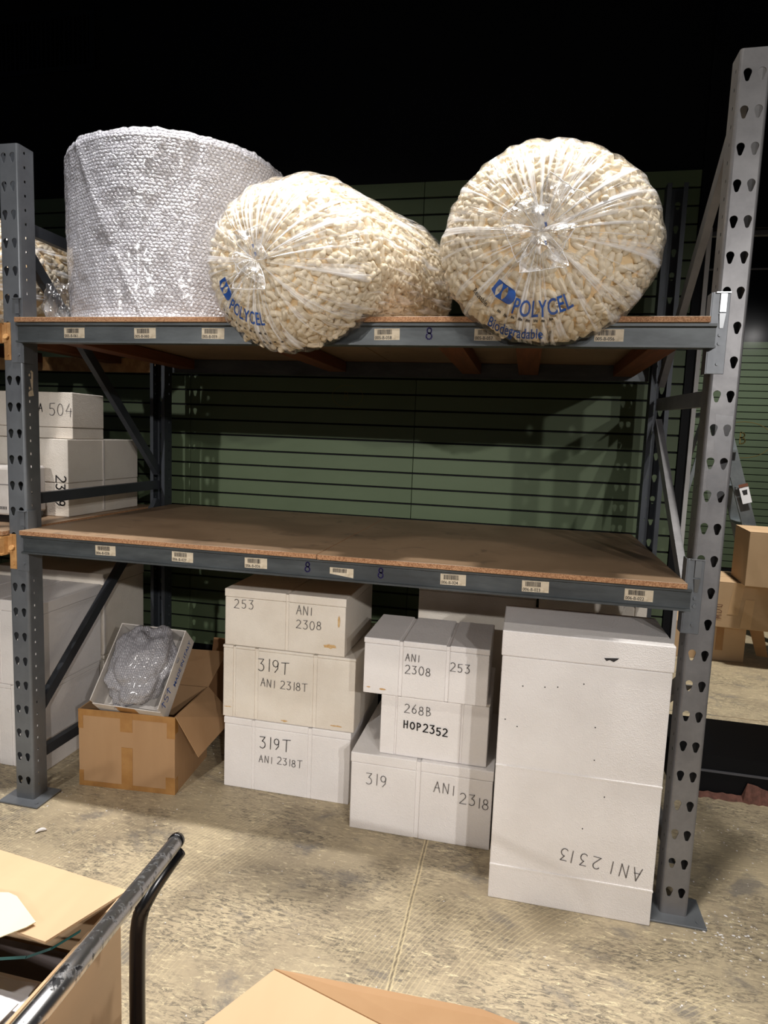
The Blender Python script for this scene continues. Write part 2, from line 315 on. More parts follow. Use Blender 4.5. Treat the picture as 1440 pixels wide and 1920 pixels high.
# hand-written stroke letters (unit box: width about .6, height 1)
def arc(cx, cy, rx, ry, a0, a1, n=9): return [(cx+rx*math.cos(math.radians(a0+(a1-a0)*i/n)), cy+ry*math.sin(math.radians(a0+(a1-a0)*i/n))) for i in range(n+1)]
G = {
 '0': [arc(.3, .5, .27, .5, 90, 450, 14)],
 '1': [[(.3, 1), (.28, 0)]],
 '2': [arc(.28, .72, .25, .27, 150, -40, 8)+[(.02, .02), (.6, .0)]],
 '3': [[(.05, .97), (.5, .98), (.25, .6)]+arc(.26, .3, .26, .3, 80, -140, 8)],
 '4': [[(.35, 1), (.02, .4), (.58, .38)], [(.48, .65), (.42, -.05)]],
 '5': [[(.55, .98), (.12, .95), (.1, .55)]+arc(.27, .3, .26, .29, 120, -140, 8)],
 '6': [[(.45, 1), (.12, .5)]+arc(.3, .27, .22, .26, 160, -200, 10)],
 '8': [arc(.3, .75, .2, .24, -80, -420, 10)+arc(.29, .25, .26, .26, 90, -250, 10)],
 '9': [arc(.3, .7, .22, .27, 20, 380, 10)+[(.48, .3), (.25, 0)]],
 'A': [[(0, 0), (.3, 1), (.55, 0)], [(.1, .4), (.5, .42)]],
 'N': [[(.02, 0), (.05, 1), (.5, 0), (.55, 1)]],
 'I': [[(.3, .95), (.28, .02)]],
 'T': [[(.0, .95), (.65, 1)], [(.33, .97), (.3, 0)]],
 'H': [[(.05, 1), (.05, 0)], [(.5, 1), (.48, 0)], [(.05, .5), (.5, .52)]],
 'O': [arc(.3, .5, .27, .45, 90, 450, 12)],
 'P': [[(.1, 0), (.08, 1)]+arc(.15, .73, .35, .26, 80, -90, 8)],
 'B': [[(.1, 0), (.1, 1)]+arc(.12, .76, .32, .23, 80, -90, 7)+arc(.12, .27, .4, .27, 90, -90, 8)],
 'D': [[(.08, 0), (.08, 1)]+arc(.1, .5, .42, .48, 90, -90, 9)],
 'W': [[(0, 1), (.15, 0), (.32, .7), (.48, 0), (.62, 1)]],
 'e': [[(.05, .45), (.5, .55)]+arc(.28, .5, .24, .4, 20, 310, 10)],
 'S': [arc(.3, .74, .22, .24, 30, 220, 6)+arc(.28, .26, .24, .26, 60, -150, 7)],
 '^': [[(.3, 0), (.3, 1)], [(.05, .65), (.3, 1), (.55, .65)]],
 '~': [[(0, .3), (.15, .8), (.3, .3), (.45, .8), (.6, .3), (.75, .7), (.9, .3)]],
}
def strokes(bm, text, h, wd, mtx, adv=.82, jit=.06, mat=0, seed=1, slope=0.0):
    """text as thin ribbons in the XZ plane of mtx (facing -Y)"""
    rnd = random.Random(seed); x = 0
    for ch in text:
        if ch == ' ': x += .55*h; continue
        dz = rnd.uniform(-jit, jit)*h; sc = 1+rnd.uniform(-jit, jit)
        narrow = .5 if ch in '1I' else 1
        off = -.12*h if ch in '1I' else 0
        for pl in G[ch]:
            pts = [Vector((x+off+px*h*sc, 0, pz*h*sc+dz+slope*x)) for px, pz in pl]
            for a, b in zip(pts, pts[1:]):
                d = b-a
                if d.length < 1e-6: continue
                d.normalize(); s = Vector((d.z, 0, -d.x))*wd/2; e = d*wd*.35
                f = bm.faces.new([bm.verts.new(mtx @ q) for q in (a-s-e, a+s-e, b+s+e, b-s+e)])
                f.material_index = mat
        x += adv*h*narrow
    return x
def frame(o, right, up):
    """matrix whose X=right, Z=up, located at o; -Y faces out"""
    r = Vector(right).normalized(); u = Vector(up).normalized(); y = u.cross(r)
    return Matrix(((r.x, y.x, u.x, o[0]), (r.y, y.y, u.y, o[1]), (r.z, y.z, u.z, o[2]), (0, 0, 0, 1)))
FX = ((1, 0, 0), (0, 0, 1))
_tc = {}
def textpolys(s, size):
    """flat text outline tessellated from the built-in font: list of triangles (x, y)"""
    k = (s, size)
    if k in _tc: return _tc[k]
    cu = bpy.data.curves.new('t', 'FONT'); cu.body = s; cu.size = size; cu.resolution_u = 3; cu.offset = size*.012
    o = bpy.data.objects.new('t', cu); C.objects.link(o); dg = bpy.context.evaluated_depsgraph_get()
    me = bpy.data.meshes.new_from_object(o.evaluated_get(dg))
    bm = nbm(); bm.from_mesh(me); bmesh.ops.triangulate(bm, faces=bm.faces)
    r = [[tuple(v.co[:2]) for v in f.verts] for f in bm.faces]; bm.free()
    bpy.data.meshes.remove(me); bpy.data.objects.remove(o); bpy.data.curves.remove(cu); _tc[k] = r; return r
def printed(bm, s, size, mtx, mat=0, sx=1.0):
    cache = {}
    for t in textpolys(s, size):
        vv = []
        for p in t:
            if p not in cache: cache[p] = bm.verts.new(mtx @ Vector((p[0]*sx, 0, p[1])))
            vv.append(cache[p])
        try: bm.faces.new(vv).material_index = mat
        except ValueError: pass

# ================================================================== setting
bm = nbm(); box(bm, (-6, -9, -.1), (12, 8, 0)); struct('floor', bm, M['floor'])
bm = nbm(); box(bm, (-6, -9, 4.6), (12, 8, 4.7)); struct('ceiling', bm, M['black'])
WY = 1.322
bm = nbm(); box(bm, (-4, WY+.012, 0), (2.68, WY+.11, 4.6)); wall = struct('wall_back', bm, M['black'])
bm = nbm(); box(bm, (2.681, 1.312, 0), (2.725, WY+.11, 4.6)); box(bm, (2.725, 1.312, 2.60), (7.0, WY+.11, 4.6)); struct('wall_right', bm, M['black'])
SP = .08431; ZT = 2.88
def slatmesh(wd, name, sp):
    bm = nbm(); g = .0048; box(bm, (0, -.014, g), (wd, .0, sp-g), 0, .0012, None, 1)
    me = bpy.data.meshes.new(name); bm.to_mesh(me); bm.free(); return me
cols = [(-3.98, -1.315), (-1.31, .016), (.019, 1.342), (1.345, 2.678)]
sm = {}
for i, (xa, xb) in enumerate(cols):
    me = slatmesh(xb-xa, 'slat', SP); me.materials.append(M['green'])
    for k in range(31):
        o = bpy.data.objects.new('slat', me); C.objects.link(o); o.location = (xa, WY+.012, ZT-.0415-(k+1)*SP+.003+.038); o.parent = wall
bm = nbm(); box(bm, (-4, WY-.004, .0), (2.68, WY+.012, .235)); o = struct('baseboard_back', bm, M['black'])
# chalk mark
bm = nbm(); mt = frame((.963, WY-.0035, 1.768), *FX)
pl = arc(0, 0, .088, .06, 60, 400, 26)
for a, b in zip(pl, pl[1:]):
    a = Vector((a[0], 0, a[1])); b = Vector((b[0], 0, b[1])); d = (b-a).normalized(); s = Vector((d.z, 0, -d.x))*.0011
    bm.faces.new([bm.verts.new(mt @ q) for q in (a-s, a+s, b+s, b-s)])
strokes(bm, 'B', .05, .0022, mt @ Matrix.Translation((-.02, 0, -.024)), jit=0)
obj('chalk_mark', bm, M['chalk'], wall)
# air vent high on the wall
t = thing('air_vent', 'dark louvred air vent high on the black wall at upper left', 'vent', (-.95, WY+.01, 3.6))
bm = nbm()
for a, b in (((-.36, -.012, -.03), (.36, 0, 0)), ((-.36, -.012, .26), (.36, 0, .29)), ((-.36, -.012, 0), (-.33, 0, .26)), ((.33, -.012, 0), (.36, 0, .26))): box(bm, a, b)
obj('frame', bm, M['blacknavy'], t)
me = None
for k in range(22):
    if me is None:
        bm = nbm(); box(bm, (-.004, -.012, 0), (.004, -.001, .26)); o = obj('louvre', bm, M['blacknavy'], t); me = o.data
    else: o = bpy.data.objects.new('louvre', me); C.objects.link(o); o.parent = t
    o.location = (-.315+k*.03, 0, 0)
# opening to the next room
bm = nbm(); box(bm, (2.69, .875, 0), (7, 1.31, .182)); o = struct('trim_1', bm, M['black'])
bm = nbm(); box(bm, (2.69, .866, .108), (7, .875, .116)); struct('trim_2', bm, M['greyline'])
bm = nbm(); box(bm, (2.722, 1.296, .182), (2.742, 1.311, 2.60)); struct('trim_3', bm, M['whitetrim'])
wt = thing('window_1', 'x', 'x'); 
for k in ('label', 'category'): del wt[k]
wt['kind'] = 'structure'; wt.location = (2.742, 1.36, .182)
boxobj('pane', (0.0, 0, 0.0), (4.25, .006, 2.395), M['glass'], wt)
bm = nbm(); box(bm, (0, -.01, 2.395), (4.25, .016, 2.417)); box(bm, (0, -.01, 2.235), (4.25, -.006, 2.243)); obj('window_frame', bm, M['greyline'], wt)
bm = nbm(); box(bm, (2.0, 6.612, 0), (11, 6.7, 4.6)); far = struct('wall_far', bm, M['blacknavy'])
me = slatmesh(8.0, 'slat', SP); me.materials.append(M['green_far'])
for k in range(33):
    o = bpy.data.objects.new('slat', me); C.objects.link(o); o.location = (2.4, 6.612, 2.87-(k+1)*SP); o.parent = far
bm = nbm(); mt = frame((4.48, 6.595, 1.64), *FX); strokes(bm, 'B', .14, .014, mt, jit=0)
for a, b in zip(arc(0, 0, 1, 1, 0, 360, 24), arc(0, 0, 1, 1, 0, 360, 24)[1:]):
    a = Vector((a[0]*.33+.05, 0, a[1]*.22+.05)); b = Vector((b[0]*.33+.05, 0, b[1]*.22+.05)); d = (b-a).normalized(); s = Vector((d.z, 0, -d.x))*.003
    bm.faces.new([bm.verts.new(mt @ q) for q in (a-s, a+s, b+s, b-s)])
obj('chalk_mark', bm, M['chalk'], far)
# torn red underlay along the foot of the dark partition
bm = nbm(); pts = []; rnd = random.Random(3); n = 60
top = [(2.70+i*.02, .872, .012+rnd.uniform(0, .008)+(.065*max(0, 1-(i-15)/10) if i >= 15 else 0)) for i in range(n)]
va = [bm.verts.new((x, .860, .0005)) for x, y, z in top]; vb = [bm.verts.new((x, .868, z)) for x, y, z in top]
vc = [bm.verts.new((x, .835+rnd.uniform(-.008, .008), .0005)) for x, y, z in top]; vd = [bm.verts.new((x, y-.001, .0005)) for x, y, z in top]
for i in range(n-1):
    bm.faces.new((vc[i], vc[i+1], vb[i+1], vb[i])); bm.faces.new((vb[i], vb[i+1], vd[i+1], vd[i]))
tag(obj('underlay_strip', bm, M['brick_red']), 'torn red-brown underlay strip along foot of dark partition at right', 'underlay')

# ================================================================== rack
P_ = .1016; Z0 = .0874
def teardrop(cx, cz, n=14):
    R, r, d = .0112, .0056, .0195; zc = cz+.0075; a = math.asin((R-r)/d); pts = []
    for i in range(n+1):
        t = -a+(PI+2*a)*i/n; pts.append((cx+R*math.cos(t), zc+R*math.sin(t)))
    for i in range(6):
        t = PI+a+(PI-2*a)*i/5; pts.append((cx+r*math.cos(t), zc-d+r*math.sin(t)))
    return pts
def panel(bm, f, x0, x1, z0, z1, holes):
    outer = [(x0, z0), (x1, z0), (x1, z1), (x0, z1)]
    loops = [[Vector((p[0], p[1], 0)) for p in outer]]+[[Vector((p[0], p[1], 0)) for p in h[::-1]] for h in holes]
    flat = [p for l in loops for p in l]; vv = [bm.verts.new(f(p.x, p.y)) for p in flat]
    for t in tessellate_polygon(loops):
        try: bm.faces.new([vv[i] for i in t])
        except ValueError: pass
def postmesh(nrow, ztop):
    bm = nbm(); h = .042; rc = .008; D = .076
    ff = lambda x, z: (x, 0, z)
    def rows():
        yield .008, Z0-P_/2, None
        for k in range(nrow):
            a = Z0+(k-.5)*P_; b = a+P_
            yield a, (b if k < nrow-1 else ztop), k
    for a, b, k in rows():
        hs = [] if k is None else [teardrop(-.019, Z0+k*P_), teardrop(.019, Z0+k*P_)]
        panel(bm, ff, -h+rc, h-rc, a, b, hs)
        for s in (-1, 1):
            g = [(s*(h-rc+rc*math.sin(t)), rc-rc*math.cos(t)) for t in (0, PI/6, PI/3, PI/2)]
            for p, q in zip(g, g[1:]): quad(bm, [(p[0], p[1], a), (q[0], q[1], a), (q[0], q[1], b), (p[0], p[1], b)])
            fs = lambda y, z, s=s: (s*h, y, z)
            if k is None: panel(bm, fs, rc, D, a, b, [])
            else:
                m_ = (a+(a+P_))/2; sl = []
                for zc in (a+P_*.25, a+P_*.75):
                    sl.append([(.026, zc-.005), (.034, zc-.005), (.034, zc+.005), (.026, zc+.005)])
                panel(bm, fs, rc, D, a, b, sl)
            quad(bm, [(s*h, D, a), (s*(h-.018), D, a), (s*(h-.018), D, b), (s*h, D, b)])
    bmesh.ops.remove_doubles(bm, verts=bm.verts, dist=.0001); bmesh.ops.recalc_face_normals(bm, faces=bm.faces)
    me = bpy.data.meshes.new('upright'); bm.to_mesh(me); bm.free(); return me
rack = thing('pallet_rack', 'grey steel pallet rack with teardrop-hole uprights and two shelf levels', 'rack', (0, 0, 0))
XL, XR, DP = 0.003, 2.517, 1.07
def upright(name, me, x, back, mat, label=None):
    o = link(name, me, [] if me.materials else mat, rack, (x, DP if back else 0, 0))
    if back: o.rotation_euler = (0, 0, PI)
    md = o.modifiers.new('thick', 'SOLIDIFY'); md.thickness = .0025; md.offset = 0
    if label: o['label'] = label
    s = -1 if back else 1
    bm = nbm(); box(bm, (-.09, -.045, 0.0), (.095, .10, .008), 0, .002, None, 1)
    for px, py in ((.072, -.02), (-.07, .075)):
        tube(bm, [(px, py, .008), (px, py, .011)], .007, 10)
    b = obj('base_plate', bm, M['steel'], o)
    return o
pmL = postmesh(25, 2.575); pmR = postmesh(26, 2.70)
upright('upright', pmL, XL, False, M['steel']); upright('upright', pmR, XR, False, M['steel_worn'])
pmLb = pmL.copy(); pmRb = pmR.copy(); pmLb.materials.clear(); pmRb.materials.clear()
upright('upright', pmLb, XL, True, M['steel_shaded']); upright('upright', pmRb, XR, True, M['steel_shaded'])
def brace(x, y0, z0, y1, z1, wd=.042, dp=.026, mat='steel', flip=1):
    """C channel in the plane x, web towards +x side"""
    a = Vector((x, y0, z0)); b = Vector((x, y1, z1)); d = (b-a); L_ = d.length; d.normalize(); n = Vector((0, -d.z, d.y))
    bm = nbm(); e = wd/2
    prof = [(-dp/2*flip, -e), (dp/2*flip, -e), (dp/2*flip, e), (-dp/2*flip, e)]
    for (p, q) in zip(prof, prof[1:]):
        P0 = [a+Vector((p[0], 0, 0))+n*p[1], a+Vector((q[0], 0, 0))+n*q[1]]; P1 = [v+d*L_ for v in P0]
        bm.faces.new([bm.verts.new(v) for v in (P0[0], P0[1], P1[1], P1[0])])
    bmesh.ops.remove_doubles(bm, verts=bm.verts, dist=1e-5); bmesh.ops.recalc_face_normals(bm, faces=bm.faces)
    o = obj('brace', bm, M[mat], rack); md = o.modifiers.new('thick', 'SOLIDIFY'); md.thickness = .003; md.offset = 0; return o
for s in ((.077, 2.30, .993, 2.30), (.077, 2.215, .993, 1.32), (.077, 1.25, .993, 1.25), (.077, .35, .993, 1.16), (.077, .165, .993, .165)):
    brace(XL, *s, mat='steel_shaded')
for s in ((.077, 2.62, .993, 1.84), (.077, 1.715, .993, 1.745), (.993, 1.66, .077, .92), (.077, .80, .993, .25), (.077, .165, .993, .165)):
    brace(XR, *s, wd=.05, mat='steel_worn', flip=-1)
def labelmesh(txt, torn=False):
    """barcode sticker: paper, bars and digits in one mesh, facing -Y"""
    bm = nbm(); W_, H_ = .086, .037
    if torn: quad(bm, [(-W_/2, 0, .004), (W_/2, 0, -.006), (W_/2, 0, H_*.72), (-W_/2, 0, H_*.72)])
    else: slab(bm, [(-W_/2, 0, 0), (W_/2, 0, 0), (W_/2, 0, H_), (-W_/2, 0, H_)], .0004)
    rnd = random.Random(txt+'x'); x = -W_/2+.011
    while x < W_/2-.026:
        b = rnd.choice((.0006, .0006, .0012, .0018)); z0 = .018 if not torn else .010
        quad(bm, [(x, -.0006, z0), (x+b, -.0006, z0), (x+b, -.0006, (.034 if not torn else .024)), (x, -.0006, (.034 if not torn else .024))], 1)
        x += b+rnd.choice((.0007, .0009, .0014))
    if not torn: printed(bm, txt, .0145, frame((-W_/2+.003, -.0006, .003), *FX), 1, .93)
    return bm
def beam(z0, z1, y, facing, labels, marks, tan=False, x0=.047, x1=2.473):
    s = facing; bm = nbm(); t = .004; lip = .012
    prof = [(0, z0), (-lip-.012, z0), (-lip-.012, z0+t*1.6), (-lip, z0+t*2), (-lip, z1-t*3), (-lip-.012, z1-t*2), (-lip-.012, z1), (0.02, z1), (.02, z0)]
    a = [bm.verts.new((x0, y+s*p[0], p[1])) for p in prof]; b = [bm.verts.new((x1, y+s*p[0], p[1])) for p in prof]; n = len(prof)
    for i in range(n): bm.faces.new((a[i], a[(i+1) % n], b[(i+1) % n], b[i]))
    bm.faces.new(a[::-1]); bm.faces.new(b); bmesh.ops.recalc_face_normals(bm, faces=bm.faces)
    o = obj('beam', bm, M['tan'] if tan else M['steel_dark'], rack)
    if tan: o['label'] = 'tan painted beam of the bay to the left'
    for x, txt in labels:
        lo = obj('barcode_label', labelmesh(txt, txt == ''), [M['paper'], M['ink']], o, loc=(x, y-lip*s-.0005, z0+.018)); lo.rotation_euler = (0, random.uniform(-.02, .03), 0)
    for x, hh in marks:
        bm = nbm(); strokes(bm, '8', hh, .0045, frame((x, y-lip-.0012, z0+.022), *FX), jit=0); obj('marker_number', bm, M['purple'], o)
    return o
def connector(parent, side, zt, mat, x):
    """end plate hooked on the front of the upright; side -1 left post, +1 right post"""
    bm = nbm(); s = side; zb = zt-.24
    xa, xb = (x, x+.05)
    box(bm, (xa, -.0035, zb), (xb, -.0005, zt), 0, .001, None, 1)
    xi = (xa-.003 if s > 0 else xb); box(bm, (xi, -.003, zb), (xi+.003, .045, zt))
    for dz in (.115, .09, .03):
        tube(bm, [(xa+.03, -.0035, zb+dz), (xa+.03, -.0065, zb+dz)], .0055, 10)
    o = obj('beam_connector', bm, mat, parent)
    bm = nbm(); cx = xa+.031
    box(bm, (cx-.009, -.008, zt-.058), (cx+.009, -.0037, zt-.004)); slab(bm, [(cx-.009, -.009, zt-.062), (cx-.005, -.006, zt-.105), (cx+.005, -.006, zt-.105), (cx+.009, -.009, zt-.062)], .002)
    box(bm, (cx-.022, -.010, zt-.003), (cx+.018, -.0037, zt+.001))
    obj('safety_clip', bm, M['zinc'] if s > 0 else M['steel'], parent)
UL = [(.29, '005-B-061'), (.58, '005-B-060'), (.845, '005-B-059'), (1.47, '005-B-058'), (1.80, '005-B-057'), (2.17, '005-B-056')]
LL = [(.41, '006-B-028'), (.73, '006-B-027'), (1.02, '006-B-026'), (1.34, ''), (1.73, '006-B-024'), (2.0, '006-B-023'), (2.32, '006-B-022')]
b1 = beam(1.853, 1.924, -.012, 1, UL, [(1.60, .036)]); b2 = beam(1.048, 1.119, -.012, 1, LL, [(1.205, .034), (1.47, .034)])
beam(1.853, 1.924, DP+.012, -1, [], []); beam(1.048, 1.119, DP+.012, -1, [], [])
for b_, zt in ((b1, 2.02), (b2, 1.21)):
    connector(b_, -1, zt, M['steel'], .0); connector(b_, 1, zt, M['steel'], 2.46)
for zt, z0 in ((1.93, 1.853), (1.115, 1.032)):
    b_ = beam(z0, z0+.075, -.012, 1, [], [], True, -2.4, -.042)
    bm = nbm(); box(bm, (-.034, -.004, zt-.14), (-.004, -.0006, zt+.0), 0, .001, None, 1); box(bm, (-.042, -.006, zt-.075), (-.020, -.0006, zt-.008))
    tube(bm, [(-.018, -.004, zt-.12), (-.018, -.007, zt-.12)], .005, 8)
    tube(bm, [(-.020, -.005, zt-.055), (-.020, -.013, zt-.052)], .011, 7); obj('beam_connector', bm, M['tan'], b_)
    bb = beam(z0, z0+.075, DP+.012, -1, [], [], True, -2.4, -.042)
# white scuff on left upright
bm = nbm(); rnd = random.Random(5)
slab(bm, [(.0462, .020, 1.70), (.0462, .047, 1.685), (.0462, .050, 1.75), (.0462, .040, 1.757), (.0462, .022, 1.735)], .0004)
slab(bm, [(.0462, .024, 1.655), (.0462, .052, 1.66), (.0462, .047, 1.683), (.0462, .020, 1.70)], .0004)
obj('paper_remnant', bm, M['paper'], rack)
# clear tape scraps on the right upright
for k, q in enumerate(([(2.50, 1.66), (2.548, 1.655), (2.548, 1.54), (2.505, 1.54)], [(2.495, 1.50), (2.545, 1.515), (2.548, 1.42), (2.505, 1.38), (2.49, 1.46)])):
    bm = nbm(); slab(bm, [(x, -.003, z) for x, z in q][::-1], .0004); o = obj('tape_scrap', bm, M['knot'], rack)
# ------------------------------------------------------------------ timber bearers and boards
def bearer(x, z, group, label, y0=.012, y1=1.058, h=.05):
    o = boxobj('timber_bearer', (-.045, y0, 0), (.045, y1, h), M['wood'], None, .002, (x, 0, z)); return tag(o, label, 'timber', group)
for i, (x, wh) in enumerate(((.14, 'leftmost under the upper shelf'), (.98, 'second from left under the upper shelf'), (1.66, 'middle right under the upper shelf beyond the letter mark'), (1.93, 'behind the right peanut bag bottom under the upper shelf'), (2.36, 'rightmost under the upper shelf'))):
    bearer(x, 1.873, 'timber bearers under the upper shelf', 'reddish timber bearer, '+wh)
for i, (x, wh) in enumerate(((.3, 'left end'), (1.25, 'middle'), (2.2, 'right end'))):
    bearer(x, 1.068, 'timber bearers under the lower shelf', 'reddish timber bearer at %s of the lower shelf underside' % wh)
def board(x0, x1, z, y0, y1, label, group, t=.018):
    bm = nbm(); box(bm, (x0, y0, 0), (x1, y1, t))
    for f in bm.faces: f.material_index = 0 if abs(f.normal.z) > .5 else 1
    bm.normal_update()
    for f in bm.faces: f.material_index = 0 if abs(f.normal.z) > .5 else 1
    bmesh.ops.bevel(bm, geom=list(bm.edges), offset=.0012, segments=1, affect='EDGES')
    o = obj('shelf_board', bm, [M['board'], M['edge']]); o.location = (0, 0, z); return tag(o, label, 'shelf board', group)
board(.047, 1.253, 1.121, -.045, 1.075, 'left particle board sheet of the empty lower shelf, lying on grey beams', 'lower shelf boards')
board(1.257, 2.455, 1.121, -.050, 1.065, 'right particle board sheet of the empty lower shelf, lying on grey beams', 'lower shelf boards')
board(.047, 1.253, 1.926, -.042, 1.075, 'left particle board sheet of the upper shelf under the bubble wrap roll', 'upper shelf boards')
board(1.257, 2.452, 1.926, -.042, 1.075, 'right particle board sheet of the upper shelf under the right peanut bag', 'upper shelf boards')
board(-1.25, -.043, 1.110, -.03, 1.06, 'particle board of the left bay lower shelf under big foam boxes', 'left bay boards')

# ================================================================== foam boxes
def fbox(name, x0, x1, y0, y1, z0, z1, label, grooves=(), lid=.05, mat='foam', group='white foam shipping boxes', rot=0, gd=.006, lidgroove=True, ret=True, lipout=.002, hg=()):
    cx = (x0+x1)/2; t = thing(name, label, 'foam box', (cx, y0, z0), rot, group)
    w_ = (x1-x0)/2; d_ = y1-y0; H_ = z1-z0
    def seg(bm, za, zb, o_):
        xs = [-w_-o_]; 
        for a, b in grooves: xs += [a-cx, b-cx]
        xs += [w_+o_]
        for i in range(len(xs)-1):
            gr = i % 2 == 1; g = gd if gr else 0
            bv = .0035 if not gr else 0
            box(bm, (xs[i]-(.002 if gr else 0), -o_+g, za), (xs[i+1]+(.002 if gr else 0), d_+o_-g, zb-(g if zb > H_-.001 else 0)), 0, bv)
    bm = nbm(); seg(bm, 0, H_-lid-.0015, 0); b = obj('body', bm, M[mat], t)
    bm = nbm(); seg(bm, H_-lid, H_, lipout); l = obj('lid', bm, M[mat], t)
    for ob in (b, l):
        for f in ob.data.polygons: f.use_smooth = False
    return t
def write(t, text, x, z, h, wd, mat='pencil', seed=1, slope=0, off=.0032, mtx=None, adv=.82):
    """handwriting on the front of a foam box (local coords of the thing)"""
    bm = nbm(); strokes(bm, text, h, wd, mtx or frame((x, -off, z), *FX), seed=seed, slope=slope, adv=adv); return obj('handwriting', bm, M[mat], t)
def stain(t, x, z, a, b, seed=1, off=.0026):
    rnd = random.Random(seed); bm = nbm(); n = 16
    slab(bm, [(x+a*math.cos(2*PI*i/n)*rnd.uniform(.6, 1.1), -off, z+b*math.sin(2*PI*i/n)*rnd.uniform(.5, 1.1)) for i in range(n)], .0002)
    obj('stain', bm, M['rust'], t)
# stack A, left
A3 = fbox('foam_box', .730, 1.300, .335, .86, 0, .318, 'white foam box marked 319T, bottom of the left stack, on the floor', ((.86, .872), (1.115, 1.13)), .03, gd=.004)
write(A3, '319T', -.12, .20, .052, .0032, 'ink', 3); write(A3, 'ANI 2318T', -.12, .135, .032, .0026, 'pencil', 4)
A2 = fbox('foam_box', .722, 1.312, .335, .87, .320, .640, 'cream foam box marked 319T and ANI 2318T, middle of the left stack', ((.768, .778), (.868, .882), (1.13, 1.145)), .012, 'foam_old', gd=.005)
write(A2, '319T', -.135, .222, .052, .003, 'ink', 5); write(A2, 'ANI 2318T', -.12, .155, .034, .0026, 'pencil', 6)
stain(A2, -.01, .014, .016, .005, 2); stain(A2, .22, .022, .03, .004, 3); stain(A2, -.27, .045, .02, .0025, 4)
A1 = fbox('foam_box', .728, 1.262, .335, .81, .642, .888, 'cream foam box with ANI 2308 and rusty stain, top of the left stack', ((1.002, 1.014),), .035, 'foam_old', gd=.005)
write(A1, '253', -.225, .165, .04, .0026, 'pencil', 7); write(A1, 'ANI', .055, .165, .036, .0026, 'pencil', 8); write(A1, '2308', .055, .105, .036, .0026, 'pencil', 9)
stain(A1, .20, .04, .032, .011, 5); stain(A1, .24, .15, .006, .03, 9)
# stack B, middle
B3 = fbox('foam_box', 1.345, 1.898, .186, .72, 0, .318, 'wide white foam box marked 319 and ANI 2318, bottom of the middle stack', ((1.605, 1.622),), .040)
write(B3, '319', -.215, .215-.02, .046, .0026, 'pencil', 11, -.05); write(B3, 'ANI', .055, .205, .042, .0026, 'pencil', 12, -.03); write(B3, '2318', .155, .175, .042, .0026, 'pencil', 13, -.10)
B2 = fbox('foam_box', 1.452, 1.868, .205, .62, .320, .570, 'small white foam box marked 268B in bold, between the two boxes of the middle stack', ((1.51, 1.516), (1.765, 1.772)), .01)
write(B2, '268B', -.115, .18, .034, .0026, 'pencil', 14, -.06); write(B2, 'HOP2352', -.115, .115, .031, .0046, 'ink', 15, -.08)
B1 = fbox('foam_box', 1.385, 1.858, .172, .51, .572, .792, 'white foam box marked ANI 2308 then 253, top of the middle stack', ((1.522, 1.535), (1.70, 1.713)), .022)
write(B1, 'ANI', -.075, .145, .028, .0024, 'pencil', 16, -.02); write(B1, '2308', -.075, .095, .032, .0026, 'pencil', 17, -.02); write(B1, '253', .095, .125, .033, .0026, 'pencil', 18, -.05)
stain(B1, -.215, .025, .009, .003, 7); stain(B1, -.16, .022, .018, .004, 8)
# tall box (stands upside down on its end)
T = fbox('foam_box', 1.908, 2.432, -.068, .27, 0, .942, 'tallest white foam box standing on end beside right upright, upside-down ANI 2313', (), .085, group='white foam shipping boxes', lipout=.003)
write(T, 'ANI 2313', 0, 0, .044, .0026, 'pencil', 19, 0, mtx=frame((.225, -.0022, .195), (-1, 0, .10), (-.10, 0, -1)), adv=.95)
for z, dz in ((.475, .007), (.118, .008)): boxobj('moulded_ridge', (-.2625, -.003, z), (.2625, .002, z+dz), M['foam'], T, .0015)
bm = nbm()
for (x, z) in ((-.17, .905), (-.19, .76), (-.12, .765), (-.08, .77), (.0, .79), (.045, .65), (-.24, .64), (.05, .54), (.13, .48), (.09, .42), (-.2, .62), (.03, .30)):
    tube(bm, [(x, .0, z), (x, -.0012, z)], .0021, 7)
obj('speck', bm, M['ink'], T)
bm = nbm(); rnd = random.Random(4)
slab(bm, [(.055, -.0046, .884), (.062, -.0046, .875), (.072, -.0046, .879), (.084, -.0046, .874), (.095, -.0046, .882), (.10, -.0046, .888)], .0003)
obj('dent', bm, M['ink'], T)
# boxes behind
fbox('foam_box', 1.50, 2.028, .735, .99, 0, 1.0, 'tall off-white foam box behind the middle stack, close to the green wall', (), .14, 'foam_old')
fbox('foam_box', 2.04, 2.465, .60, .985, 0, .90, 'off-white foam box behind the tallest box, by the right rear upright', ((2.415, 2.42),), .05, 'foam_old')
# left bay floor
fbox('foam_box', -.66, -.078, .215, .60, 0, .385, 'big ribbed foam box on the floor left of the left upright, lower one', ((-.5, -.49), (-.40, -.39), (-.32, -.31), (-.25, -.24), (-.17, -.16)), .02, gd=.005)
fbox('foam_box', -.66, -.075, .212, .61, .387, .775, 'big foam box with glossy top, stacked behind the left upright', ((-.5, -.49), (-.3, -.29)), .05, gd=.005)
fbox('foam_box', -.70, -.078, .635, .985, 0, .40, 'foam box on the floor at the back of the left bay, lower one', (), .02, 'foam_old')
q = fbox('foam_box', -.70, -.078, .635, .985, .402, .82, 'tall foam box at the back of the left bay, upper one', (), .06, 'foam_old')
bm = nbm(); box(bm, (.311, .0, .01), (.317, .012, .40)); obj('strap', bm, M['white_card'], q)
